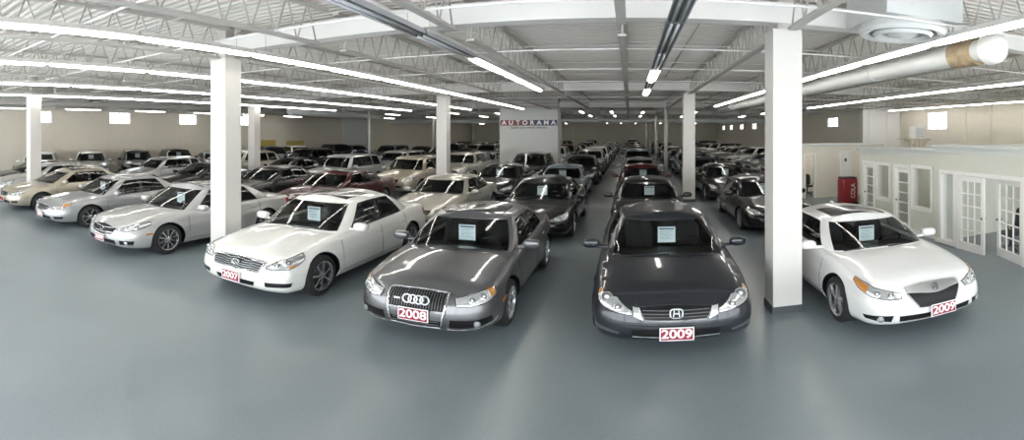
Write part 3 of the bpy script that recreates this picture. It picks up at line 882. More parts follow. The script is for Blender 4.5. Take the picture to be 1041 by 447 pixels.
BASE_A4 = shifted(SEDAN, L=4.59, W=.89, H=1.43, fo=.90, ro=1.03, wr=.33, spokes=10, nose=1.05)
ACCORD = shifted(SEDAN, L=4.93, W=.935, nose=.85, H=1.475, fo=.96, ro=1.15, spokes=7,
    top=[(0, .69), (.2, .725), (.5, .785), (1.15, .89), (2.0, .965), (3.4, 1.0), (4.3, 1.01), (4.93, .98)],
    base=[(0, 1.12), (.42, 1.17), (.71, 1.36), (.795, 1.66), (.82, 2.60), (.82, 2.70), (.795, 3.60), (.67, 4.03), (.36, 4.14), (0, 4.16)],
    roof=[(0, 2.06), (.30, 2.075), (.53, 2.14), (.59, 2.30), (.605, 2.66), (.605, 2.76), (.585, 3.26), (.50, 3.44), (.28, 3.51), (0, 3.53)],
    roofz=[(2.06, -.115), (2.4, -.075), (2.8, -.06), (3.2, -.075), (3.55, -.125)],
    crown=[(.1, .0), (.5, .055), (1.15, .07), (1.6, .05), (3.8, .03), (4.3, .05), (4.9, .02)])
GSEDAN = shifted(SEDAN, L=4.75, W=.89, H=1.46, fo=.84, ro=1.06, wr=.335, spokes=7, nose=.75)
TSX = shifted(SEDAN, L=4.72, W=.915, H=1.40, fo=.95, ro=1.06, wr=.335, spokes=5, nose=1.1)
SWOOP = shifted(SEDAN, L=4.92, W=.92, H=1.47, fo=.97, ro=1.16, spokes=10, nose=1.2, wr=.34,
    base=[(0, 1.22), (.42, 1.27), (.71, 1.46), (.79, 1.72), (.82, 2.58), (.82, 2.68), (.795, 3.58), (.67, 4.03), (.36, 4.16), (0, 4.18)],
    roof=[(0, 2.08), (.30, 2.095), (.53, 2.16), (.59, 2.32), (.605, 2.66), (.605, 2.76), (.585, 3.26), (.50, 3.46), (.28, 3.53), (0, 3.55)],
    roofz=[(2.06, -.12), (2.4, -.075), (2.8, -.06), (3.2, -.08), (3.55, -.135)])
AMBER = shifted(SEDAN, L=4.80, W=.90, H=1.47, fo=.98, ro=1.04, spokes=7, nose=1.15)

# ------------------------------------------------------------------ the building
CAMH = 2.6*1.22
ZS = 1.22
XL, XL2, XR, XR2, YB, YF, YSTEP, YSTEPR, ZC = -29., -25.7, 17., 14.2, 80., -3., 45., 28.4, 4.72
def struct(nm, mb, m, label=None, cat=None, smooth=False, group=None):
    o = mb.build(nm, m, None, smooth); o['kind'] = 'structure'
    if label: o['label'] = label; o['category'] = cat
    if group: o['group'] = group
    return o
mb = MB(); mb.bbox(XL-.3, XR+.3, YF-.3, YB+.3, -.2, 0); struct('floor', mb, M['floor'], 'glossy blue grey epoxy showroom floor', 'floor')
# ribbed ceiling deck, ribs run across the hall
mb = MB(); p = .20; prof = []
y = YF-.2
while y < YB+.2:
    prof += [(y, ZC), (y+p*.36, ZC), (y+p*.46, ZC+.075), (y+p*.90, ZC+.075)]; y += p
prof.append((y, ZC))
mb.grid([[(XL-.2, a, z) for a, z in prof], [(XR+.2, a, z) for a, z in prof]], 0)
top = [(YF-.2, ZC+.3), (YB+.4, ZC+.3)]
mb.bbox(XL-.3, XR+.3, YF-.3, YB+.5, ZC+.12, ZC+.25)
struct('ceiling', mb, M['deck'], 'white ribbed metal roof deck above the joists', 'ceiling')

def wall_y(nm, x, t, y0, y1, holes, m, label, z1=ZC+.1):
    """wall running along y at x (thickness t away from the hall) with window holes (ya, yb, za, zb)"""
    mb = MB(); xs = sorted((x, x+t)); cur = y0
    for ya, yb, za, zb in sorted(holes):
        mb.bbox(*xs, cur, ya, 0, z1); mb.bbox(*xs, ya, yb, 0, za); mb.bbox(*xs, ya, yb, zb, z1); cur = yb
    mb.bbox(*xs, cur, y1, 0, z1); struct(nm, mb, m, label, 'wall')
def wall_x(nm, y, t, x0, x1, holes, m, label, z1=ZC+.1, cat='wall', z0=0):
    mb = MB(); ys = sorted((y, y+t)); cur = x0
    for a, b, za, zb in sorted(holes):
        mb.bbox(cur, a, *ys, z0, z1)
        if za > z0: mb.bbox(a, b, *ys, z0, za)
        mb.bbox(a, b, *ys, zb, z1); cur = b
    mb.bbox(cur, x1, *ys, z0, z1); return struct(nm, mb, m, label, cat)
winN = [0]
def window_y(x, inward, ya, yb, za, zb, label):
    winN[0] += 1; r = empty('window_%d' % winN[0], (x, (ya+yb)/2, za)); tag(r, label, 'window', kind='structure')
    h, w = zb-za, yb-ya; f = MB()
    for s0, s1, u0, u1 in ((-w/2, w/2, 0, .06), (-w/2, w/2, h-.06, h), (-w/2, -w/2+.06, .06, h-.06), (w/2-.06, w/2, .06, h-.06), (-.025, .025, .06, h-.06)):
        f.bbox(-.05, .05, s0, s1, u0, u1)
    f.build('window_frame', M['white'], r)
    g = MB(); g.bbox(-.006, .006, -w/2+.05, w/2-.05, .05, h-.05); g.build('pane', M['pane'], r)
holesL = [(y-.85, y+.85, 3.2, 4.0) for y in (12.1, 18.0, 24.0, 30.0)]
wall_y('wall_left', XL, -.3, YF-.3, YSTEP, holesL, M['wall'], 'long beige block wall on the left with small high windows')
for k, h in enumerate(holesL): window_y(XL-.1, 1, *h, ['small high window in the left wall near the leftmost column', 'small high window in the left wall above the silver suv', 'small high window in the left wall above the dark suvs', 'small high window in the left wall just right of the big near left column'][k])
mb = MB(); mb.bbox(XL-.3, XL2, YSTEP, YSTEP+.3, 0, ZC+.1); struct('wall_left_return', mb, M['wallgrey'], 'short pale grey wall return at the far left corner', 'wall')
wall_y('wall_left_far', XL2, -.3, YSTEP+.3, YB, [], M['wall'], 'far beige wall on the left beyond the grey return')
mb = MB(); mb.bbox(XL2-.3, XR2+.3, YB, YB+.3, 0, ZC+.1); struct('wall_back', mb, M['wall'], 'beige back wall at the far end of the hall', 'wall')
yr = [33.2, 41.0, 48.5, 56., 62.6, 69.2, 74.8]
holesR = [(y-.95, y+.95, 3.0, 3.72) for y in yr]
wall_y('wall_right_far', XR2, .3, YSTEPR+.3, YB, holesR, M['wall'], 'far right beige wall with a row of small high windows')
for k, h in enumerate(holesR): window_y(XR2+.1, -1, *h, 'small high window in the far right wall, %s from the white wall return' % ['first', 'second', 'third', 'fourth', 'fifth', 'sixth', 'seventh'][k])
mb = MB(); mb.bbox(XR2, XR+.3, YSTEPR, YSTEPR+.3, 0, ZC+.1)
mb.bbox(XR2, XR2+.14, YSTEPR-.10, YSTEPR, 0, ZC); mb.bbox(XR2+1.75, XR2+1.87, YSTEPR-.08, YSTEPR, 0, ZC); mb.bbox(XR2+.5, XR2+.56, YSTEPR-.04, YSTEPR, 2.2, ZC)
struct('wall_right_return', mb, M['white'], 'white wall return rising above the offices', 'wall')
hR = [(23.2, 25.2, 2.78, 3.85)]
wall_y('wall_right', XR, .3, YF-.3, YSTEPR, hR, M['wall'], 'beige block wall on the right above the offices')
window_y(XR+.1, -1, *hR[0], 'small bright window in the right wall above the offices')
for k, yy in enumerate((21.4, 19.3, 15.6)):
    mb = MB(); mb.tube([(XR-.06, yy, 0), (XR-.06, yy, ZC)], .035, 0, 8)
    struct('trim_%d' % (k+1), mb, M['wall'], 'thin vertical joint cover on the right wall, %s from the window' % ['first', 'second', 'third'][k], 'trim', True)
# glazed front behind the viewpoint
fx = [(-28.2+k*3.0, -28.2+k*3.0+2.85, .25, 3.6) for k in range(15)]
wall_x('wall_front', YF, -.25, XL-.3, XR+.3, fx, M['wall'], 'front wall of big showroom windows')
for k, (a, b, za, zb) in enumerate(fx):
    r = empty('window_%d' % (20+k), ((a+b)/2, YF-.12, za)); tag(r, 'tall showroom window in the front wall, number %d from the left wall' % (k+1), 'window', kind='structure')
    w, h = b-a, zb-za; f = MB()
    for x0, x1, z0, z1 in ((-w/2, w/2, 0, .07), (-w/2, w/2, h-.07, h), (-w/2, -w/2+.07, .07, h-.07), (w/2-.07, w/2, .07, h-.07)): f.bbox(x0, x1, -.05, .05, z0, z1)
    f.build('window_frame', M['white'], r); g = MB(); g.bbox(-w/2+.05, w/2-.05, -.006, .006, .05, h-.05); g.build('pane', M['pane'], r)

# columns
def column(x, y, w, label, cap=True, z1=4.1):
    r = empty('column', (x, y, 0)); tag(r, label, 'column', kind='structure')
    b = MB(); b.bbox(-w/2, w/2, -w/2, w/2, 0, z1); b.build('shaft', M['column'], r)
    if cap:
        c = MB(); c.bbox(-w/2-.012, w/2+.012, -w/2-.012, w/2+.012, 0, .10); c.build('column_base', M['base'], r)
    t = MB(); t.bbox(-.12, .12, -.12, .12, z1, ZC); t.build('column_head', M['steel'], r)
XC = [2.25, -7.4, -17.65]
names = {(0, 0): 'big white square column beside the white sedan on the right', (1, 0): 'big white square column between the silver and white sedans',
         (2, 0): 'white square column at the left edge beside the champagne sedan', (0, 1): 'white square column second along the dark grey sedan line',
         (1, 1): 'white square column left of the sign wall', (2, 1): 'white square column far left behind the silver sedans'}
for i, x in enumerate(XC):
    for k in range(2): column(x, 7.12+11.9*k, .44, names[(i, k)])
    for k in range(2, 6):
        if i == 1 and k == 2: continue
        mb = MB(); mb.tube([(x, 7.12+11.9*k, 0), (x, 7.12+11.9*k, ZC)], .11, 0, 10)
        o = struct('pole', mb, M['column'], 'slim white steel pole, number %d back in the %s' % (k-1, ['line right of the aisle', 'line behind the sign wall', 'line at far left'][i]), 'pole', True)
# girders across the hall
for k in range(7):
    y = 7.12+11.9*k
    mb = MB(); x0 = (-7.4, -16.8, XL, XL, XL2, XL2, XL2)[k]; x1 = (XR, XR, XR2, XR2, XR2, XR2, XR2)[k]
    mb.bbox(x0, x1, y-.15, y+.15, 4.20, 4.50)
    struct('girder', mb, M['white'], 'boxed white girder across the hall, %s from the front' % ['first', 'second', 'third', 'fourth', 'fifth', 'sixth', 'seventh'][k], 'girder')

# open web joists along the hall
def joist_meshes(Lj):
    tc, bc, wb = MB(), MB(), MB()
    zt, zb = ZC-.03, 4.05
    for sx in (-.035, .035):
        pass
    tc.bbox(-.065, .065, 0, Lj, zt-.045, zt); bc.bbox(-.063, .063, .25, Lj-.25, zb, zb+.04)
    n = 18; st = (Lj-.5)/n
    pts = []
    for k in range(n):
        a, b = (.25+k*st, .25+(k+.5)*st)
        pts += [(0, a, zb+.03), (0, b-.01, zt-.03), (0, b+.01, zt-.03), (0, a+st-.02, zb+.03)]
    wb.tube(pts, .015, 0, 5)
    return tc, bc, wb
ORD = ['zeroth', 'first', 'second', 'third', 'fourth', 'fifth', 'sixth', 'seventh', 'eighth', 'ninth', 'tenth', 'eleventh', 'twelfth', 'thirteenth', 'fourteenth', 'fifteenth', 'sixteenth', 'seventeenth', 'eighteenth', 'nineteenth', 'twentieth', 'twenty-first', 'twenty-second']
def joist_proto(Lj):
    r = empty('joist'); t, b, w = joist_meshes(Lj)
    t.build('top_chord', M['steel'], r); b.build('bottom_chord', M['steel'], r); w.build('web', M['steel'], r, True)
    tag(r, None, 'joist', 'open web joists under the roof deck', 'structure'); return r
jp = {}
spans = [(YF, 6.97)]+[(7.27+11.9*k, 18.87+11.9*k) for k in range(6)]
kids = None
jx = [2.25+2.36*k for k in range(-13, 7)]
for bi, (y0, y1) in enumerate(spans):
    key = round(y1-y0, 2)
    for xi, x in enumerate(jx):
        if x < (XL if y0 < YSTEP else XL2)+.3 or x > (XR if y0 < YSTEPR else XR2)-.3: continue
        if key not in jp:
            jp[key] = joist_proto(key); o = jp[key]; kids = children_map()
        else: o = copy_tree(jp[key], kids)
        o.location = (x, y0, 0)
        o['label'] = 'grey open web roof joist, %s line from the left wall, %s bay from the front' % (ORD[xi+1], ORD[bi+1])
# bridging rods across under the joists
nb = 0
for bi, (y0, y1) in enumerate(spans[:4]):
    for q in (.14, .38, .62, .86):
        y = lerp(y0, y1, q)
        for z in (4.09, ZC-.08):
            nb += 1
            mb = MB(); mb.tube([(XL+.1, y, z), (min(XR, XR if y < YSTEPR else XR2)-.1, y, z)], .016, 0, 6)
            struct('bridging_rod', mb, M['white'], 'thin white %s rod across the joists, %s of the %s bay from the front' % ('lower' if z < 4.3 else 'upper', ORD[int(q*4)+1], ORD[bi+1]), 'rod', True)
# a conduit and a sprinkler main
mb = MB(); mb.tube([(-3.9, YF, 4.676), (-3.9, YB, 4.676)], .045, 0, 8); tag(mb.build('sprinkler_pipe', M['white'], None, True), 'long white sprinkler pipe running up the hall left of the aisle', 'pipe')
mb = MB(); mb.tube([(1.35, 7.3, 4.706), (1.35, 18.8, 4.706)], .014, 0, 6); tag(mb.build('conduit', M['steeldark'], None, True), 'thin dark conduit under the deck right of the unlit light row', 'conduit')

# strip lights
FL = 2.40
def fixture(lit):
    r = empty('strip_light')
    h = MB(); pr = [(-.125, .07), (-.09, .15), (.09, .15), (.125, .07), (.115, .07), (.085, .09), (-.085, .09), (-.115, .07)]
    h.grid([[(x, y, z) for x, z in pr] for y in (-FL/2, FL/2)], 0, closed=True)
    h.build('housing', M['white'] if lit else M['unlit'], r)
    if lit:
        d = MB(); d.rbox((0, 0, .055), (.13, FL-.04, .055), .4); d.build('diffuser', M['lamp' if lit == 1 else 'lampfar'], r, True)
    else:
        for x in (-.045, .045):
            t = MB(); t.tube([(x, -FL/2+.05, .06), (x, FL/2-.05, .06)], .019, 0, 8); t.build('tube', M['unlit'], r, True)
        l = MB()
        for x in (-.085, 0, .085): l.bbox(x-.018, x+.018, -FL/2+.02, FL/2-.02, .066, .09)
        l.build('louvre', M['dark'], r)
    for y in (-FL*.35, FL*.35):
        w = MB(); w.tube([(0, y, .15), (0, y, .62)], .006, 0, 5); w.build('hanger', M['steel'], r)
    return r
fxp = {}
def strip(x, y, lit, label, group, z=3.92):
    global kids
    if lit not in fxp:
        fxp[lit] = fixture(lit); o = fxp[lit]; kids = children_map()
    else: o = copy_tree(fxp[lit], kids)
    o.location = (x, y, z*ZS); tag(o, label, 'light', group)
rows = [(-2.9, 'the strip light row just left of the aisle', [(k*2.44+.4, k not in (0, 1, 2, 3)) for k in range(7)]),
        (-6.1, 'the long lit row over the pearl sedan line', [(k*2.44+.4, True) for k in range(12)]),
        (-9.3, 'the lit row left of the near left column', [(k*2.44+.4, True) for k in range(12)]),
        (-13.2, 'the lit row over the silver sedans', [(k*2.44+.4, True) for k in range(12)]),
        (-17.2, 'the lit row over the champagne sedan', [(k*2.44+2.8, True) for k in range(10)]),
        (-26.5, 'the lit row along the left wall', [(k*4.88+9, True) for k in range(6)]),
        (.58, 'the mostly unlit row over the dark sedan line', [(k*2.44+.2, k in (5, 7)) for k in range(8)]),
        (4.46, 'the long lit row right of the aisle', [(k*2.44+.4, True) for k in range(11)]),
        (9.8, 'the lit row over the offices', [(k*2.44+8.2, True) for k in range(8)]),
        (15.6, 'the lit row along the right wall', [(k*2.44+16.5, True) for k in range(5)])]
for x, nm, lst in rows:
    for k, (y, lit) in enumerate(lst):
        strip(x, y, lit, '%s strip light, %s in %s' % ('lit white' if lit else 'unlit grey', ORD[k+1], nm), 'strip lights in '+nm)
for x, nm in ((-22, 'the far left'), (-17.2, 'the left lines'), (-12.2, 'the middle left lines'), (-9.3, 'the line behind the near left column'), (-3.2, 'the line just left of the aisle'), (-1.2, 'the aisle'), (.9, 'the line right of the aisle'), (4.46, 'the right line'), (9.5, 'the far right line')):
    for k in range(6):
        y = 33+k*7.6+(x*1.7 % 3)
        strip(x, y, 2, 'lit strip light far back, %s over %s' % (ORD[k+1], nm), 'far strip lights over '+nm)

# ducts
def duct(nm, pts, r, label, m='duct', rings=0):
    global ZS
    ob = empty(nm, pts[0]); tag(ob, label, 'duct'); o = Vector(pts[0])
    ZS = 1.
    b = MB(); b.tube([Vector(p)-o for p in pts], r, 0, 24); b.build('duct_body', M[m], ob, True, 40)
    d = (Vector(pts[-1])-o)
    for k in range(1, rings+1):
        c = MB(); torus(c, d*(k/(rings+1)), r+.006, .014, d, 0, 24, 6) if abs(d.x) < abs(d.y) else c.tube([d*(k/(rings+1))-d.normalized()*.02, d*(k/(rings+1))+d.normalized()*.02], r+.012, 0, 24)
        c.build('duct_collar', M[m], ob, True)
    nh = max(2, int(d.length/4))
    for k in range(nh):
        q = d*((k+.5)/nh); h = MB(); zt = ZC*1.22-o.z*1.0*1.22
        h.tube([q+Vector((0, 0, r-.01)), q+Vector((0, 0, zt))], .008, 0, 6); h.build('hanger', M['steel'], ob)
    ZS = 1.22
    return ob
D = duct('round_duct', [(5.40, 6.15, 3.97), (5.40, 29.5, 3.97)], .225, 'long round white duct beside the lit row on the right', 'duct', 5)
c = MB(); c.tube([(0, .30, 0), (0, .95, 0)], .232, 0, 24); c.build('rusty_band', M['rust'], D, True, 40)
c = MB(); c.lathe([(.001, -.24), (.16, -.24), (.24, -.16), (.255, -.05), (.255, .06), (.225, .07)], (0, 0, 0), (0, 1, 0), 24); c.build('end_cap', M['white'], D, True, 50)
duct('round_duct', [(-24, 46.5, 3.74), (13.9, 46.5, 3.74)], .28, 'large round white duct crossing the far end of the hall', 'duct', 6)
duct('round_duct', [(-19.4, 24.2, 3.95), (-19.4, 36, 3.95)], .30, 'short round duct hung far left beneath the joists', 'duct', 3)
mb = MB(); mb.bbox(-.5, .5, 0, 33, 0, .5)
sof = empty('rectangular_duct', (-22.8, 5, 3.95)); tag(sof, 'long boxed white duct along the left side under the roof', 'duct'); mb.build('duct_body', M['column'], sof)
for k in range(4):
    v = MB(); v.bbox(.5, .52, 7+6.2*k, 8.1+6.2*k, .18, .40)
    for j in range(4): v.bbox(.5, .535, 7+6.2*k, 8.1+6.2*k, .20+.05*j, .215+.05*j, 1)
    v.build('air_grille', [M['dark'], M['steel']], sof)
for k in range(8):
    for q in (-.4, .4):
        h = MB(); h.tube([(q, 2+4.1*k, .49), (q, 2+4.1*k, ZC-3.95)], .01, 0, 6); h.build('hanger', M['steel'], sof)
# round ceiling diffuser
df = empty('ceiling_diffuser', (3.79, 6.25, 4.06)); tag(df, 'big round white ceiling diffuser above the white sedan on the right', 'diffuser')
ring = MB(); ring.lathe([(.66, 0), (.60, -.05), (.50, -.02), (.49, .06), (.62, .10), (.66, 0)], (0, 0, 0), (0, 0, 1), 40); ring.build('outer_ring', M['duct'], df, True, 35)
ring = MB(); ring.lathe([(.44, -.03), (.40, -.07), (.31, -.03), (.30, .05), (.40, .07), (.44, -.03)], (0, 0, 0), (0, 0, 1), 40); ring.build('inner_ring', M['duct'], df, True, 35)
ring = MB(); ring.lathe([(.001, -.075), (.14, -.07), (.22, -.03), (.22, .04), (.001, .05)], (0, 0, 0), (0, 0, 1), 32); ring.build('centre_cone', M['duct'], df, True, 35)
bx = MB(); bx.bbox(-.62, .62, -.62, .62, .10, .62); bx.build('duct_box', M['duct'], df)
for an in range(4):
    sp = MB(); sp.box((.42*math.cos(an*PI/2+.7), .42*math.sin(an*PI/2+.7), .03), (.5, .02, .02), 0, Matrix.Rotation(an*PI/2+.7, 3, 'Z'))
    sp.build('bracket', M['duct'], df)

# sign wall
mb = MB(); mb.bbox(-8.02, -4.35, 30.3, 31.4, 0, ZC); struct('wall_sign', mb, M['wallgrey'], 'freestanding pale grey wall carrying the shop sign', 'wall')
sg = empty('wall_sign_board', (-6.18, 30.3, 3.22)); tag(sg, 'long red and blue shop sign with white capitals on the grey wall', 'sign')
sm = bpy.data.materials.new('sign_red_to_blue'); sm.use_nodes = True
nt = sm.node_tree; tc = nt.nodes.new('ShaderNodeTexCoord'); sx = nt.nodes.new('ShaderNodeSeparateXYZ'); rp = nt.nodes.new('ShaderNodeValToRGB')
nt.links.new(tc.outputs['Generated'], sx.inputs[0]); nt.links.new(sx.outputs['X'], rp.inputs['Fac']); nt.links.new(rp.outputs['Color'], nt.nodes['Principled BSDF'].inputs['Base Color'])
rp.color_ramp.elements[0].color = (.16, .008, .010, 1); rp.color_ramp.elements[0].position = .25; rp.color_ramp.elements[1].color = (.008, .016, .085, 1); rp.color_ramp.elements[1].position = .62
e = rp.color_ramp.elements.new(.45); e.color = (.10, .015, .03, 1)
nt.nodes['Principled BSDF'].inputs['Roughness'].default_value = .4
mb = MB(); mb.bbox(-1.77, 1.77, -.04, 0, -.17, .17); mb.build('board', sm, sg)
n = 8; word = 'AUTORAMA'
for k, ch in enumerate(word): text_obj('letter', ch, .36, M['ink'], sg, (-1.55+k*.443, -.042, 0), (PI/2, 0, 0), .003, .012, sx=1.15)
mt = mat('sign_small_letters', (.10, .08, .12), .5)
text_obj('small_lettering', 'quality pre-owned vehicles', .20, mt, sg, (0, -.006, -.29), (PI/2, 0, 0), .002, .003, sx=1.05)

# offices on the right
def office_wall(nm, x, y0, y1, zt, holes, label):
    wall = MB(); cur = y0
    for a, b, za, zb in sorted(holes):
        wall.bbox(x, x+.12, cur, a, 0, zt)
        if za > 0: wall.bbox(x, x+.12, a, b, 0, za)
        wall.bbox(x, x+.12, a, b, zb, zt); cur = b
    wall.bbox(x, x+.12, cur, y1, 0, zt); struct(nm, wall, M['office'], label, 'wall')
def casing(mb, x, a, b, za, zb, w=.075, door=False):
    for q in ((a-w, a+.006, za, zb+w), (b-.006, b+w, za, zb+w), (a+.006, b-.006, zb-.006, zb+w)): mb.bbox(x-.03, x+.14, *q)
    if not door: mb.bbox(x-.04, x+.14, a-w, b+w, za-w, za+.006)
def door_leaf(r, w, h, rows_, cols, parent_loc, rz, knob=True):
    """glazed door leaf with muntins, hinge at y=0, extends to +y"""
    lf = MB(); st = .10
    lf.bbox(-.02, .02, 0, st, 0, h); lf.bbox(-.02, .02, w-st, w, 0, h); lf.bbox(-.02, .02, st, w-st, 0, .18); lf.bbox(-.02, .02, st, w-st, h-.11, h)
    iw, ih = w-2*st, h-.29
    for k in range(1, cols): y = st+iw*k/cols; lf.bbox(-.014, .014, y-.012, y+.012, .18, h-.11)
    for k in range(1, rows_): z = .18+ih*k/rows_; lf.bbox(-.014, .014, st, w-st, z-.012, z+.012)
    o = lf.build('door_leaf', M['white'], r); o.location = parent_loc; o.rotation_euler = (0, 0, rz)
    g = MB(); g.bbox(-.004, .004, st-.01, w-st+.01, .17, h-.10); g.build('door_glass', M['pane'], o)
    if knob:
        k = MB()
        for sx_ in (-.05, .05): k.rbox((sx_, w-.05, h*.47), (.05, .05, .05), .8)
        k.build('door_knob', M['grillegrey'], o, True)
ZD = 1.66
office_wall('wall_office_near', 6.90, 4.0, 9.9, 2.24, [(6.93, 8.98, 0, ZD), (9.14, 9.62, .06, ZD)], 'pale green grey office wall with the open white french doors')
office_wall('wall_office_middle', 7.0, 9.9, 12.25, 2.12, [(10.2, 11.02, .70, 1.70), (11.25, 11.95, 0, ZD)], 'pale office wall section with a window, second from the french doors')
office_wall('wall_office_far', 7.1, 12.25, 14.35, 2.06, [(12.45, 13.15, .70, 1.66), (13.40, 14.05, 0, ZD)], 'pale office wall section with a window, farthest along')
for k, (x, y0, y1, z) in enumerate(((6.9, 4.0, 9.9, 2.24), (7.0, 9.9, 12.25, 2.12), (7.1, 12.25, 14.35, 2.06))):
    mb = MB(); mb.bbox(x-.05, 12.6, y0, y1+(.05 if k == 2 else 0), z, z+.05); mb.bbox(x-.10, x+.1, y0, y1+.05, z+.03, z+.09); mb.bbox(x-.03, x, y0, y1, z-.10, z)
    struct('trim_%d' % (10+k), mb, M['cornice'], 'flat roof and grey cornice over the %s office section' % ['near', 'middle', 'far'][k], 'trim')
    mb = MB()
    for (a, b) in {0: [(4.0, 6.85), (9.70, 9.9)], 1: [(9.9, 11.17), (12.03, 12.25)], 2: [(12.25, 13.32), (14.13, 14.35)]}[k]: mb.bbox(x-.015, x, a, b, 0, .10)
    struct('baseboard_%s' % ['right_near', 'right_middle', 'right_far'][k], mb, M['white'], 'white baseboard of the %s office section' % ['near', 'middle', 'far'][k], 'baseboard')
for k, y in enumerate((9.9, 12.25)):
    mb = MB(); mb.bbox((6.96, 7.06)[k], 12.6, y-.06, y+.04, 0, (2.12, 2.06)[k]); struct('wall_partition_%d' % (k+1), mb, M['office'], 'inner partition between office sections, %s from the french doors' % ORD[k+1], 'wall')
mb = MB(); mb.bbox(7.22, 12.6, 14.25, 14.35, 0, 2.06); struct('wall_office_end', mb, M['office'], 'end wall of the farthest office section', 'wall')
mb = MB(); mb.bbox(10.4, 10.5, 4.0, 14.3, 0, 2.05); struct('wall_office_rear', mb, M['wall'], 'tan rear wall inside the offices', 'wall')
d = empty('door_1', (6.9, 7.955, 0)); tag(d, 'white french doors standing ajar in the near office wall', 'door', kind='structure')
f = MB(); casing(f, 0, -1.025, 1.025, 0, ZD, door=True); f.build('door_frame', M['white'], d)
door_leaf(d, .86, ZD-.02, 5, 3, (.0, 1.01, 0), PI+.04)
door_leaf(d, 1.00, ZD-.02, 5, 3, (.03, -1.01, 0), -.22)
winN[0] = 40
def office_window(x, y0, y1, z0, z1, label, side=False):
    winN[0] += 1; r = empty('window_%d' % winN[0], (x, (y0+y1)/2, 0)); tag(r, label, 'window', kind='structure')
    w = (y1-y0)/2; f = MB(); casing(f, 0, -w, w, z0, z1); f.build('window_frame', M['white'], r)
    g = MB(); g.bbox(.04, .05, -w, w, z0, z1); g.build('pane', M['pane'], r)
office_window(6.9, 9.14, 9.62, .10, ZD, 'narrow white framed sidelight left of the french doors')
office_window(7.0, 10.2, 11.02, .70, 1.70, 'white framed office window nearest the french doors')
office_window(7.1, 12.45, 13.15, .70, 1.66, 'white framed office window farthest along the offices')
for k, (x, y0, y1) in enumerate(((7.0, 11.25, 11.95), (7.1, 13.40, 14.05))):
    d = empty('door_%d' % (2+k), (x, (y0+y1)/2, 0)); tag(d, 'glazed white office door %s' % ['in the middle office section', 'in the farthest office section'][k], 'door', kind='structure')
    w = (y1-y0)/2; f = MB(); casing(f, 0, -w, w, 0, ZD, door=True); f.build('door_frame', M['white'], d); door_leaf(d, y1-y0, ZD-.02, 5, 1, (.05, -w, 0), 0)
# far small office facing the viewer
wall_x('wall_office_back', 18.8, .12, 6.72, 10.4, [(6.88, 7.26, 0, 1.72), (8.46, 8.84, 0, 1.80)], M['wall'], 'tan wall of the small office at the end of the passage', 2.06)
mb = MB(); mb.bbox(6.68, 10.45, 18.74, 21.2, 2.06, 2.13); struct('trim_20', mb, M['cornice'], 'grey flat roof edge of the small far office', 'trim')
mb = MB(); mb.bbox(6.72, 6.84, 18.92, 21.2, 0, 2.06); mb.bbox(6.84, 10.4, 20.9, 21.0, 0, 2.06); struct('wall_office_back_side', mb, M['wall'], 'side and rear walls of the small far office', 'wall')
for k, (a, b, h) in enumerate(((6.88, 7.26, 1.72), (8.46, 8.84, 1.80))):
    d = empty('door_%d' % (4+k), ((a+b)/2, 18.8, 0)); tag(d, 'white %s in the tan wall of the small far office' % ['door frame with an open doorway', 'door with a small dark plaque'][k], 'door', kind='structure')
    w = (b-a)/2; f = MB()
    for q in ((-w-.07, -w+.006, 0, h+.07), (w-.006, w+.07, 0, h+.07), (-w+.006, w-.006, h-.006, h+.07)): f.bbox(q[0], q[1], -.03, .14, q[2], q[3])
    f.build('door_frame', M['white'], d)
    if k:
        l = MB(); l.bbox(-w, w, .03, .07, 0, h); lf = l.build('door_leaf', M['white'], d); s_ = MB(); s_.bbox(-.05, .05, .02, .03, 1.42, 1.55); s_.build('plaque', M['base'], lf)
for k, (x, y, nm_) in enumerate(((8.6, 7.3, 'near'), (8.7, 11.1, 'middle'), (8.7, 13.2, 'far'), (8.4, 19.9, 'small back'))):
    r = empty('ceiling_panel', (x, y, 2.0)); tag(r, 'square lit ceiling panel inside the %s office' % nm_, 'light')
    b = MB(); b.bbox(-.33, .33, -.33, .33, .015, .06); b.build('frame', M['white'], r); b = MB(); b.bbox(-.29, .29, -.29, .29, 0, .02); b.build('diffuser', M['lamp'], r)
def office_chair(x, y, rz, label):
    global ZS
    ZS = 1.
    r = empty('office_chair', (x, y, 0), rz); tag(r, label, 'chair')
    s_ = MB(); s_.rbox((0, 0, .46), (.48, .46, .10), .4); s_.build('seat', M['chairblack'], r, True)
    s_ = MB(); s_.rbox((0, .24, .82), (.46, .09, .56), .4, 0, Matrix.Rotation(-.12, 3, 'X')); s_.build('backrest', M['chairblack'], r, True)
    for q in (-1, 1):
        a = MB(); a.tube([(q*.22, .06, .45), (q*.28, .06, .5), (q*.28, .05, .66), (q*.28, -.15, .67)], .02, 0, 8); a.build('armrest', M['chairblack'], r, True)
    s_ = MB(); s_.tube([(0, 0, .10), (0, 0, .43)], .03, 0, 12); s_.build('gas_column', M['chairblack'], r, True)
    s_ = MB()
    for k in range(5):
        an = 2*PI*k/5; s_.tube([(0, 0, .12), (.28*math.cos(an), .28*math.sin(an), .075)], .02, 0, 6)
    s_.build('star_base', M['chairblack'], r, True)
    for k in range(5):
        an = 2*PI*k/5; w_ = MB(); w_.lathe([(.001, -.02), (.03, -.02), (.03, .02), (.001, .02)], (.28*math.cos(an), .28*math.sin(an), .03), (math.sin(an), -math.cos(an), 0), 12); w_.build('caster', M['chairblack'], r, True)
    ZS = 1.22
office_chair(7.7, 8.1, -1.9, 'black office chair seen through the gap of the french doors')
office_chair(7.30, 19.75, 2.4, 'black office chair in the open doorway of the small far office')
ck = empty('drink_cooler', (7.75, 16.7, 0)); tag(ck, 'dark red drinks cooler with upright white lettering at the end of the passage', 'cooler')
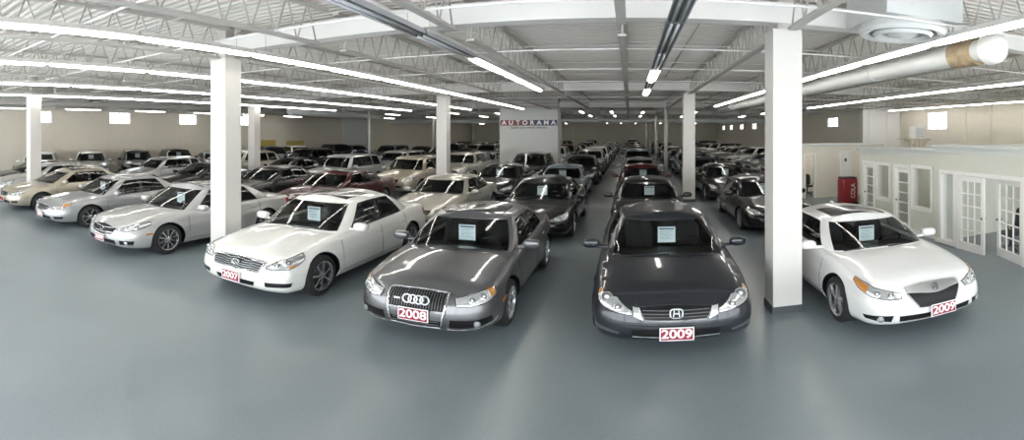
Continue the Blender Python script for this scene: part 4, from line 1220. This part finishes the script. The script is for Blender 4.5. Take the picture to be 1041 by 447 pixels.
b = MB(); b.rbox((0, 0, .50), (.62, .55, .92), .22); b.build('cooler_body', M['cooler'], ck, True)
b = MB(); b.bbox(-.30, .30, -.26, .26, 0, .08); b.build('plinth', M['black'], ck)
b = MB(); b.rbox((0, 0, .965), (.60, .53, .05), .3); b.build('lid', M['black'], ck, True)
text_obj('lettering', 'COLA', .24, M['ink'], ck, (.10, -.277, .50), (PI/2, -PI/2, 0), .002)
# a wall unit above the offices
ac = empty('heater_unit', (12.0, 18.6, 2.13)); tag(ac, 'small white boxed heater unit on a stand above the offices', 'heater')
b = MB(); b.rbox((0, 0, .48), (.55, .5, .56), .18); b.build('casing', M['white'], ac, True, 40)
b = MB()
for k in range(5): b.bbox(-.2, .2, -.262, -.245, .30+.08*k, .33+.08*k)
b.build('air_grille', M['unlit'], ac)
for sx_ in (-.24, .24):
    for sy in (-.2, .2):
        l = MB(); l.bbox(sx_-.025, sx_+.025, sy-.025, sy+.025, -2.13, .21); l.build('leg', M['cardboard'], ac)
b = MB(); b.bbox(-.85, .6, -.25, .25, .18, .22); b.build('shelf', M['cardboard'], ac)
b = MB(); b.tube([(-.8, -.22, .19), (-.2, -.22, -.12)], .03, 0, 6); b.tube([(.5, -.22, .19), (.1, -.22, -.12)], .03, 0, 6); b.build('brace', M['cardboard'], ac)
# boards on the far left wall
for k, (y, w, z0, z1, m) in enumerate(((33.0, 2.0, 1.35, 1.95, 'yellow'), (36.8, 2.6, 1.4, 1.85, 'yellow'))):
    r = empty('notice_board', (XL, y, (z0+z1)/2)); tag(r, 'yellow board on the far left wall, %s of two' % ['nearer', 'farther'][k], 'board')
    b = MB(); b.bbox(0, .03, -w/2, w/2, -(z1-z0)/2, (z1-z0)/2); b.build('panel', M['yellow'], r)
    b = MB()
    for q in ((-w/2-.04, w/2+.04, (z1-z0)/2, (z1-z0)/2+.05), (-w/2-.04, w/2+.04, -(z1-z0)/2-.05, -(z1-z0)/2), (-w/2-.04, -w/2, -(z1-z0)/2, (z1-z0)/2), (w/2, w/2+.04, -(z1-z0)/2, (z1-z0)/2)): b.bbox(0, .04, *q)
    b.build('frame', M['cardboard'], r)

ZS = 1.
# ------------------------------------------------------------------ cars
KS = 1.1
def place(root, x, yf, L, rz=0, KS=KS):
    root.location = (x, yf+L*KS/2, 0); root.rotation_euler = (0, 0, rz); root.scale = (KS, KS, KS)
def sheet(root, c, label, u=.06, t=.50, w=.25, h=.27):
    """price sheet taped inside the windshield"""
    p = c.gh(abs(u), .80)
    ux = math.copysign(p.x, u)
    ctr = Vector((ux, p.y-c.L/2+.015, p.z-.035-h/2))
    R = Matrix((Vector((1, 0, 0)), Vector((0, 0, 1)), Vector((0, -1, 0)))).transposed()     # local x, y(up), z(out)
    r = empty('price_sheet'); r.matrix_world = Matrix.Translation(root.location) @ root.rotation_euler.to_matrix().to_4x4() @ Matrix.Diagonal((root.scale.x, root.scale.x, root.scale.x, 1)) @ Matrix.Translation(ctr) @ R.to_4x4()
    tag(r, label, 'paper', 'price sheets behind the windshields')
    b = MB(); b.bbox(-w/2, w/2, -h/2, h/2, -.002, .002); b.build('paper', M['paper'], r)
    for q in (0,):
        l = MB(); l.bbox(-w*.42, w*.42, h*.32, h*.41, .002, .003); l.build('printed_heading', M['print'], r)
    l = MB()
    for k in range(7): l.bbox(-w*.38, w*(.38-.1*(k % 3)), h*(.22-.085*k), h*(.235-.085*k), .002, .003)
    l.build('printed_lines', M['print'], r)
def bpaint(n): return PAINT[n]
FR = [('sedan', ACCORD, 'darkgrey', 'accent', .54, 5.74, 'dark grey sedan wearing a red 2009 plate, facing the viewer', 'dark grey 2009 sedan', dict()),
      ('sedan', BASE_A4, 'grey', 'rings', -2.57, 5.62, 'mid grey sedan with four ring badge and red 2008 plate', 'grey four ring sedan', dict(sunroof=True)),
      ('sedan', GSEDAN, 'pearl', 'gsedan', -5.62, 5.58, 'pearl white sedan with sunroof and wavy chrome grille beside the left column', 'pearl white sedan', dict(sunroof=True, interior_light=True)),
      ('sedan', TSX, 'white', 'shield', 3.76, 5.32, 'white sedan with amber lamps and chrome shield grille beside the right column', 'white sedan beside the right column', dict(sunroof=True, antenna=True)),
      ('sedan', SWOOP, 'lightsilver', 'swoop', -9.58, 5.44, 'light silver sedan with five-sided grille left of the near left column', 'silver sedan left of the column', dict(sunroof=True)),
      ('sedan', AMBER, 'silver', 'amber', -13.1, 5.5, 'silver sedan with amber lamps, third in front row from left', 'silver sedan with amber lamps', dict())]
LINE = {}
for nm, sp_, pc, st, x, yf, lab, short, kw in FR:
    root, c = make_car(nm, sp_, bpaint(pc), st, True, **kw)
    place(root, x, yf, c.L, 0, {'gsedan': 1.17, 'swoop': 1.13, 'rings': 1.12}.get(st, KS)); tag(root, lab, 'car', 'cars in the front row'); LINE[round(x, 1)] = short
    sheet(root, c, 'white price sheet behind the windshield of the '+short, u=(.10 if st in ('accent',) else -.02) if st != 'swoop' else .25, t=.56)
# plainer cars that stand behind, built once each and copied
PROTO = {}
def proto(kind):
    if kind not in PROTO:
        sp_ = dict(sedan=shifted(SEDAN, spokes=7), longsedan=shifted(ACCORD, spokes=5), suv=suv(), hatch=hatch(), wagon=hatch(L=4.55, H=1.50))[kind]
        st = {'sedan': None, 'longsedan': 'amber0'}.get(kind)
        r, c = make_car({'suv': 'suv', 'hatch': 'hatchback', 'wagon': 'wagon'}.get(kind, 'sedan'), sp_, PAINT['silver'], st, False, sunroof=kind == 'longsedan')
        PROTO[kind] = [r, c, False]
    return PROTO[kind]
FAR = {}
def far(kind):
    if kind not in FAR:
        sp_ = dict(sedan=SEDAN, suv=suv(), hatch=hatch(), longsedan=ACCORD, wagon=hatch(L=4.55, H=1.50))[kind]; FAR[kind] = (far_mesh(sp_, 'far_'+kind), Car(sp_))
    return FAR[kind]
for k in ('sedan', 'longsedan', 'suv', 'hatch'): proto(k)
KIDS = children_map()
KN = {'suv': 'suv', 'hatch': 'hatchback', 'wagon': 'wagon', 'sedan': 'sedan', 'longsedan': 'sedan'}
CN = dict(white='white', pearl='pearl white', grey='grey', darkgrey='dark grey', silver='silver', lightsilver='light silver', champagne='champagne', beige='beige', black='black', charcoal='charcoal', maroon='maroon', red='red', brown='grey brown', blue='dark blue', bluegrey='blue grey', gold='gold')
def add_car(kind, colour, x, yf, label, group, rz=0, near=False, sh=False):
    if near:
        P = proto(kind); c = P[1]
        if not P[2]:
            r = P[0]; P[2] = True
            def walk(o):
                for sl in (o.material_slots if o.type == 'MESH' else ()):
                    if sl.link == 'OBJECT': sl.material = PAINT[colour]
                for ch in KIDS.get(o, ()): walk(ch)
            walk(r)
        else: r = copy_tree(P[0], KIDS, None, PAINT[colour])
    else:
        me, c = far(kind); r = bpy.data.objects.new(KN[kind] if KN[kind] != 'hatch' else 'hatchback', me); COL.objects.link(r); set_paint(r, PAINT[colour])
    if rz: r.location = (x, yf, 0); r.rotation_euler = (0, 0, rz); r.scale = (KS, KS, KS)
    else: place(r, x, yf, c.L)
    tag(r, label, 'car', group)
    if sh: sheet(r, c, 'price sheet in the '+label.replace(',', '').replace(' in line', '').replace('backed against the left wall ', '').replace(' from the viewer', ' by the left wall'), u=sh, t=.55)
    return r
#CARS
# front row extras
add_car('sedan', 'black', -22.2, 6.5, 'black sedan low in front of the white suv at the left edge', 'cars in the front row')
add_car('longsedan', 'champagne', -16.5, 5.5, 'champagne sedan in the front row beside the leftmost column', 'cars in the front row', near=True)
add_car('sedan', 'lightsilver', -20.0, 6.3, 'light silver sedan at the left end of the front row', 'cars in the front row', near=True)
LINE[-15.9] = 'champagne sedan'; LINE[-19.3] = 'light silver sedan at the left edge'
LN = [(-20., 'leftmost front sedan'), (-16.5, 'champagne sedan'), (-13.1, 'silver sedan with amber lamps'), (-9.66, 'silver sedan by the column'),
      (-5.74, 'pearl white sedan'), (-2.55, 'grey four ring sedan'), (.54, 'dark grey 2009 sedan'), (3.95, 'white sedan by the right column')]
EXPL = {  # (line, row): kind, colour, dx, dy, sheet
    (4, 1): ('sedan', 'beige', .25, .2, .0), (5, 1): ('longsedan', 'black', .15, -.3, .02), (6, 1): ('sedan', 'charcoal', -.03, .1, .12), (7, 1): ('sedan', 'charcoal', -.05, .3, .1),
    (3, 1): ('longsedan', 'maroon', .1, .1, 0), (2, 1): ('sedan', 'brown', .25, .5, 0), (1, 1): ('sedan', 'charcoal', 0, .1, 0), (0, 1): ('hatch', 'silver', -.2, .8, 0),
    (4, 2): ('longsedan', 'black', .55, -.5, .02), (5, 2): ('sedan', 'bluegrey', -.1, -.2, -.02), (6, 2): ('sedan', 'maroon', -.03, .2, .1), (7, 2): ('sedan', 'black', -.05, .3, .05),
    (4, 3): ('suv', 'charcoal', .6, -.7, 0), (5, 3): ('hatch', 'charcoal', 0, 0, 0), (6, 3): ('sedan', 'silver', 0, 0, 0), (6, 4): ('suv', 'bluegrey', 0, 0, 0), (6, 5): ('suv', 'black', 0, 0, 0),
    (3, 2): ('suv', 'champagne', .2, .2, 0), (2, 2): ('suv', 'silver', 0, 0, 0), (1, 2): ('sedan', 'charcoal', 0, 0, 0), (5, 4): ('suv', 'silver', 0, 0, 0), (5, 5): ('suv', 'white', 0, 0, 0),
    (3, 3): ('suv', 'beige', .8, -.6, 0), (2, 3): ('suv', 'silver', 0, 0, 0), (1, 3): ('sedan', 'bluegrey', 0, 0, 0)}
SKIP = set()
rnd = random.Random(5)
CH = ['black', 'charcoal', 'silver', 'grey', 'white', 'lightsilver', 'darkgrey', 'black', 'bluegrey', 'charcoal', 'silver', 'beige', 'darkgrey', 'maroon', 'blue']
KH = ['sedan', 'sedan', 'suv', 'hatch', 'longsedan', 'sedan', 'suv']
for i, (x, nm) in enumerate(LN):
    for k in range(1, 12):
        yf = 5.7+6.15*k
        kind, col, dx, dy, sh = rnd.choice(KH), rnd.choice(CH), rnd.uniform(-.08, .08), rnd.uniform(-.25, .25), 0
        if (i, k) in EXPL: kind, col, dx, dy, sh = EXPL[(i, k)]
        if yf+5 > YB-1 or (i, k) in SKIP: continue
        if i == 4 and 4 <= k <= 4: continue           # the sign wall stands here
        if i == 0 and yf > 40 and x < XL2+4: pass
        add_car(kind, col, x+dx, yf+dy, '%s %s, %s in line behind the %s' % (CN[col], KN[kind], ORD[k], nm), 'cars in the line behind the '+nm, near=k <= 4, sh=sh)
RW = ['silver', 'lightsilver', 'silver', 'bluegrey', 'white', 'silver', 'grey', 'lightsilver', 'charcoal', 'silver', 'bluegrey', 'lightsilver', 'black', 'silver', 'grey', 'silver']
for k, col in enumerate(RW):
    kind = ('sedan', 'hatch', 'longsedan', 'sedan', 'suv')[k % 5] if k else 'longsedan'
    add_car(kind, col, 9.75, 24.6+3.1*k, '%s %s, %s from the offices in the side by side far right row' % (CN[col], KN[kind], ORD[k+1]), 'side by side row on the far right', rz=-1.30, near=k < 5)
WL = [('suv', 'white'), ('suv', 'lightsilver'), ('suv', 'charcoal'), ('suv', 'black'), ('sedan', 'silver'), ('wagon', 'gold'), ('suv', 'blue'), ('suv', 'white'), ('sedan', 'charcoal'), ('suv', 'black'), ('hatch', 'grey')]
for k, (kind, col) in enumerate(WL):
    y = 10.9+3.2*k
    add_car(kind, col, -26.0, y, '%s %s backed against the left wall, %s from the viewer' % (CN[col], KN[kind], ORD[k+1]), 'cars backed against the left wall', rz=1.08, near=k < 5, sh=.02 if k in (1, 2, 3) else 0)

# ------------------------------------------------------------------ light and camera
w = bpy.data.worlds.new('daylight'); SC.world = w; w.use_nodes = True
bg = w.node_tree.nodes['Background']; bg.inputs['Color'].default_value = (.90, .955, 1., 1); bg.inputs['Strength'].default_value = 9.5
cd = bpy.data.cameras.new('camera'); cam = bpy.data.objects.new('camera', cd); COL.objects.link(cam); SC.camera = cam
F, FV, CX, CY = 510., 510./1.22, 640., 135.
W_, H_ = 1041., 447.
yaw = ((W_/2)-CX)/F
cd.type = 'PANO'; cd.panorama_type = 'CENTRAL_CYLINDRICAL'
cd.central_cylindrical_range_u_min = -(W_/2)/F; cd.central_cylindrical_range_u_max = (W_/2)/F
cd.central_cylindrical_range_v_min = (CY-H_)/FV; cd.central_cylindrical_range_v_max = CY/FV
cd.central_cylindrical_radius = 1.0
cam.location = (0, 0, CAMH); cam.rotation_euler = (PI/2, 0, -yaw)
cd.clip_end = 300
SC.view_settings.view_transform = 'Standard'; SC.view_settings.look = 'None'; SC.view_settings.gamma = 1; SC.view_settings.use_curve_mapping = False
SC.view_settings.exposure = 0
SC.cycles.use_denoising = True
SC.cycles.max_bounces = 7; SC.cycles.diffuse_bounces = 4; SC.cycles.glossy_bounces = 4; SC.cycles.transparent_max_bounces = 10
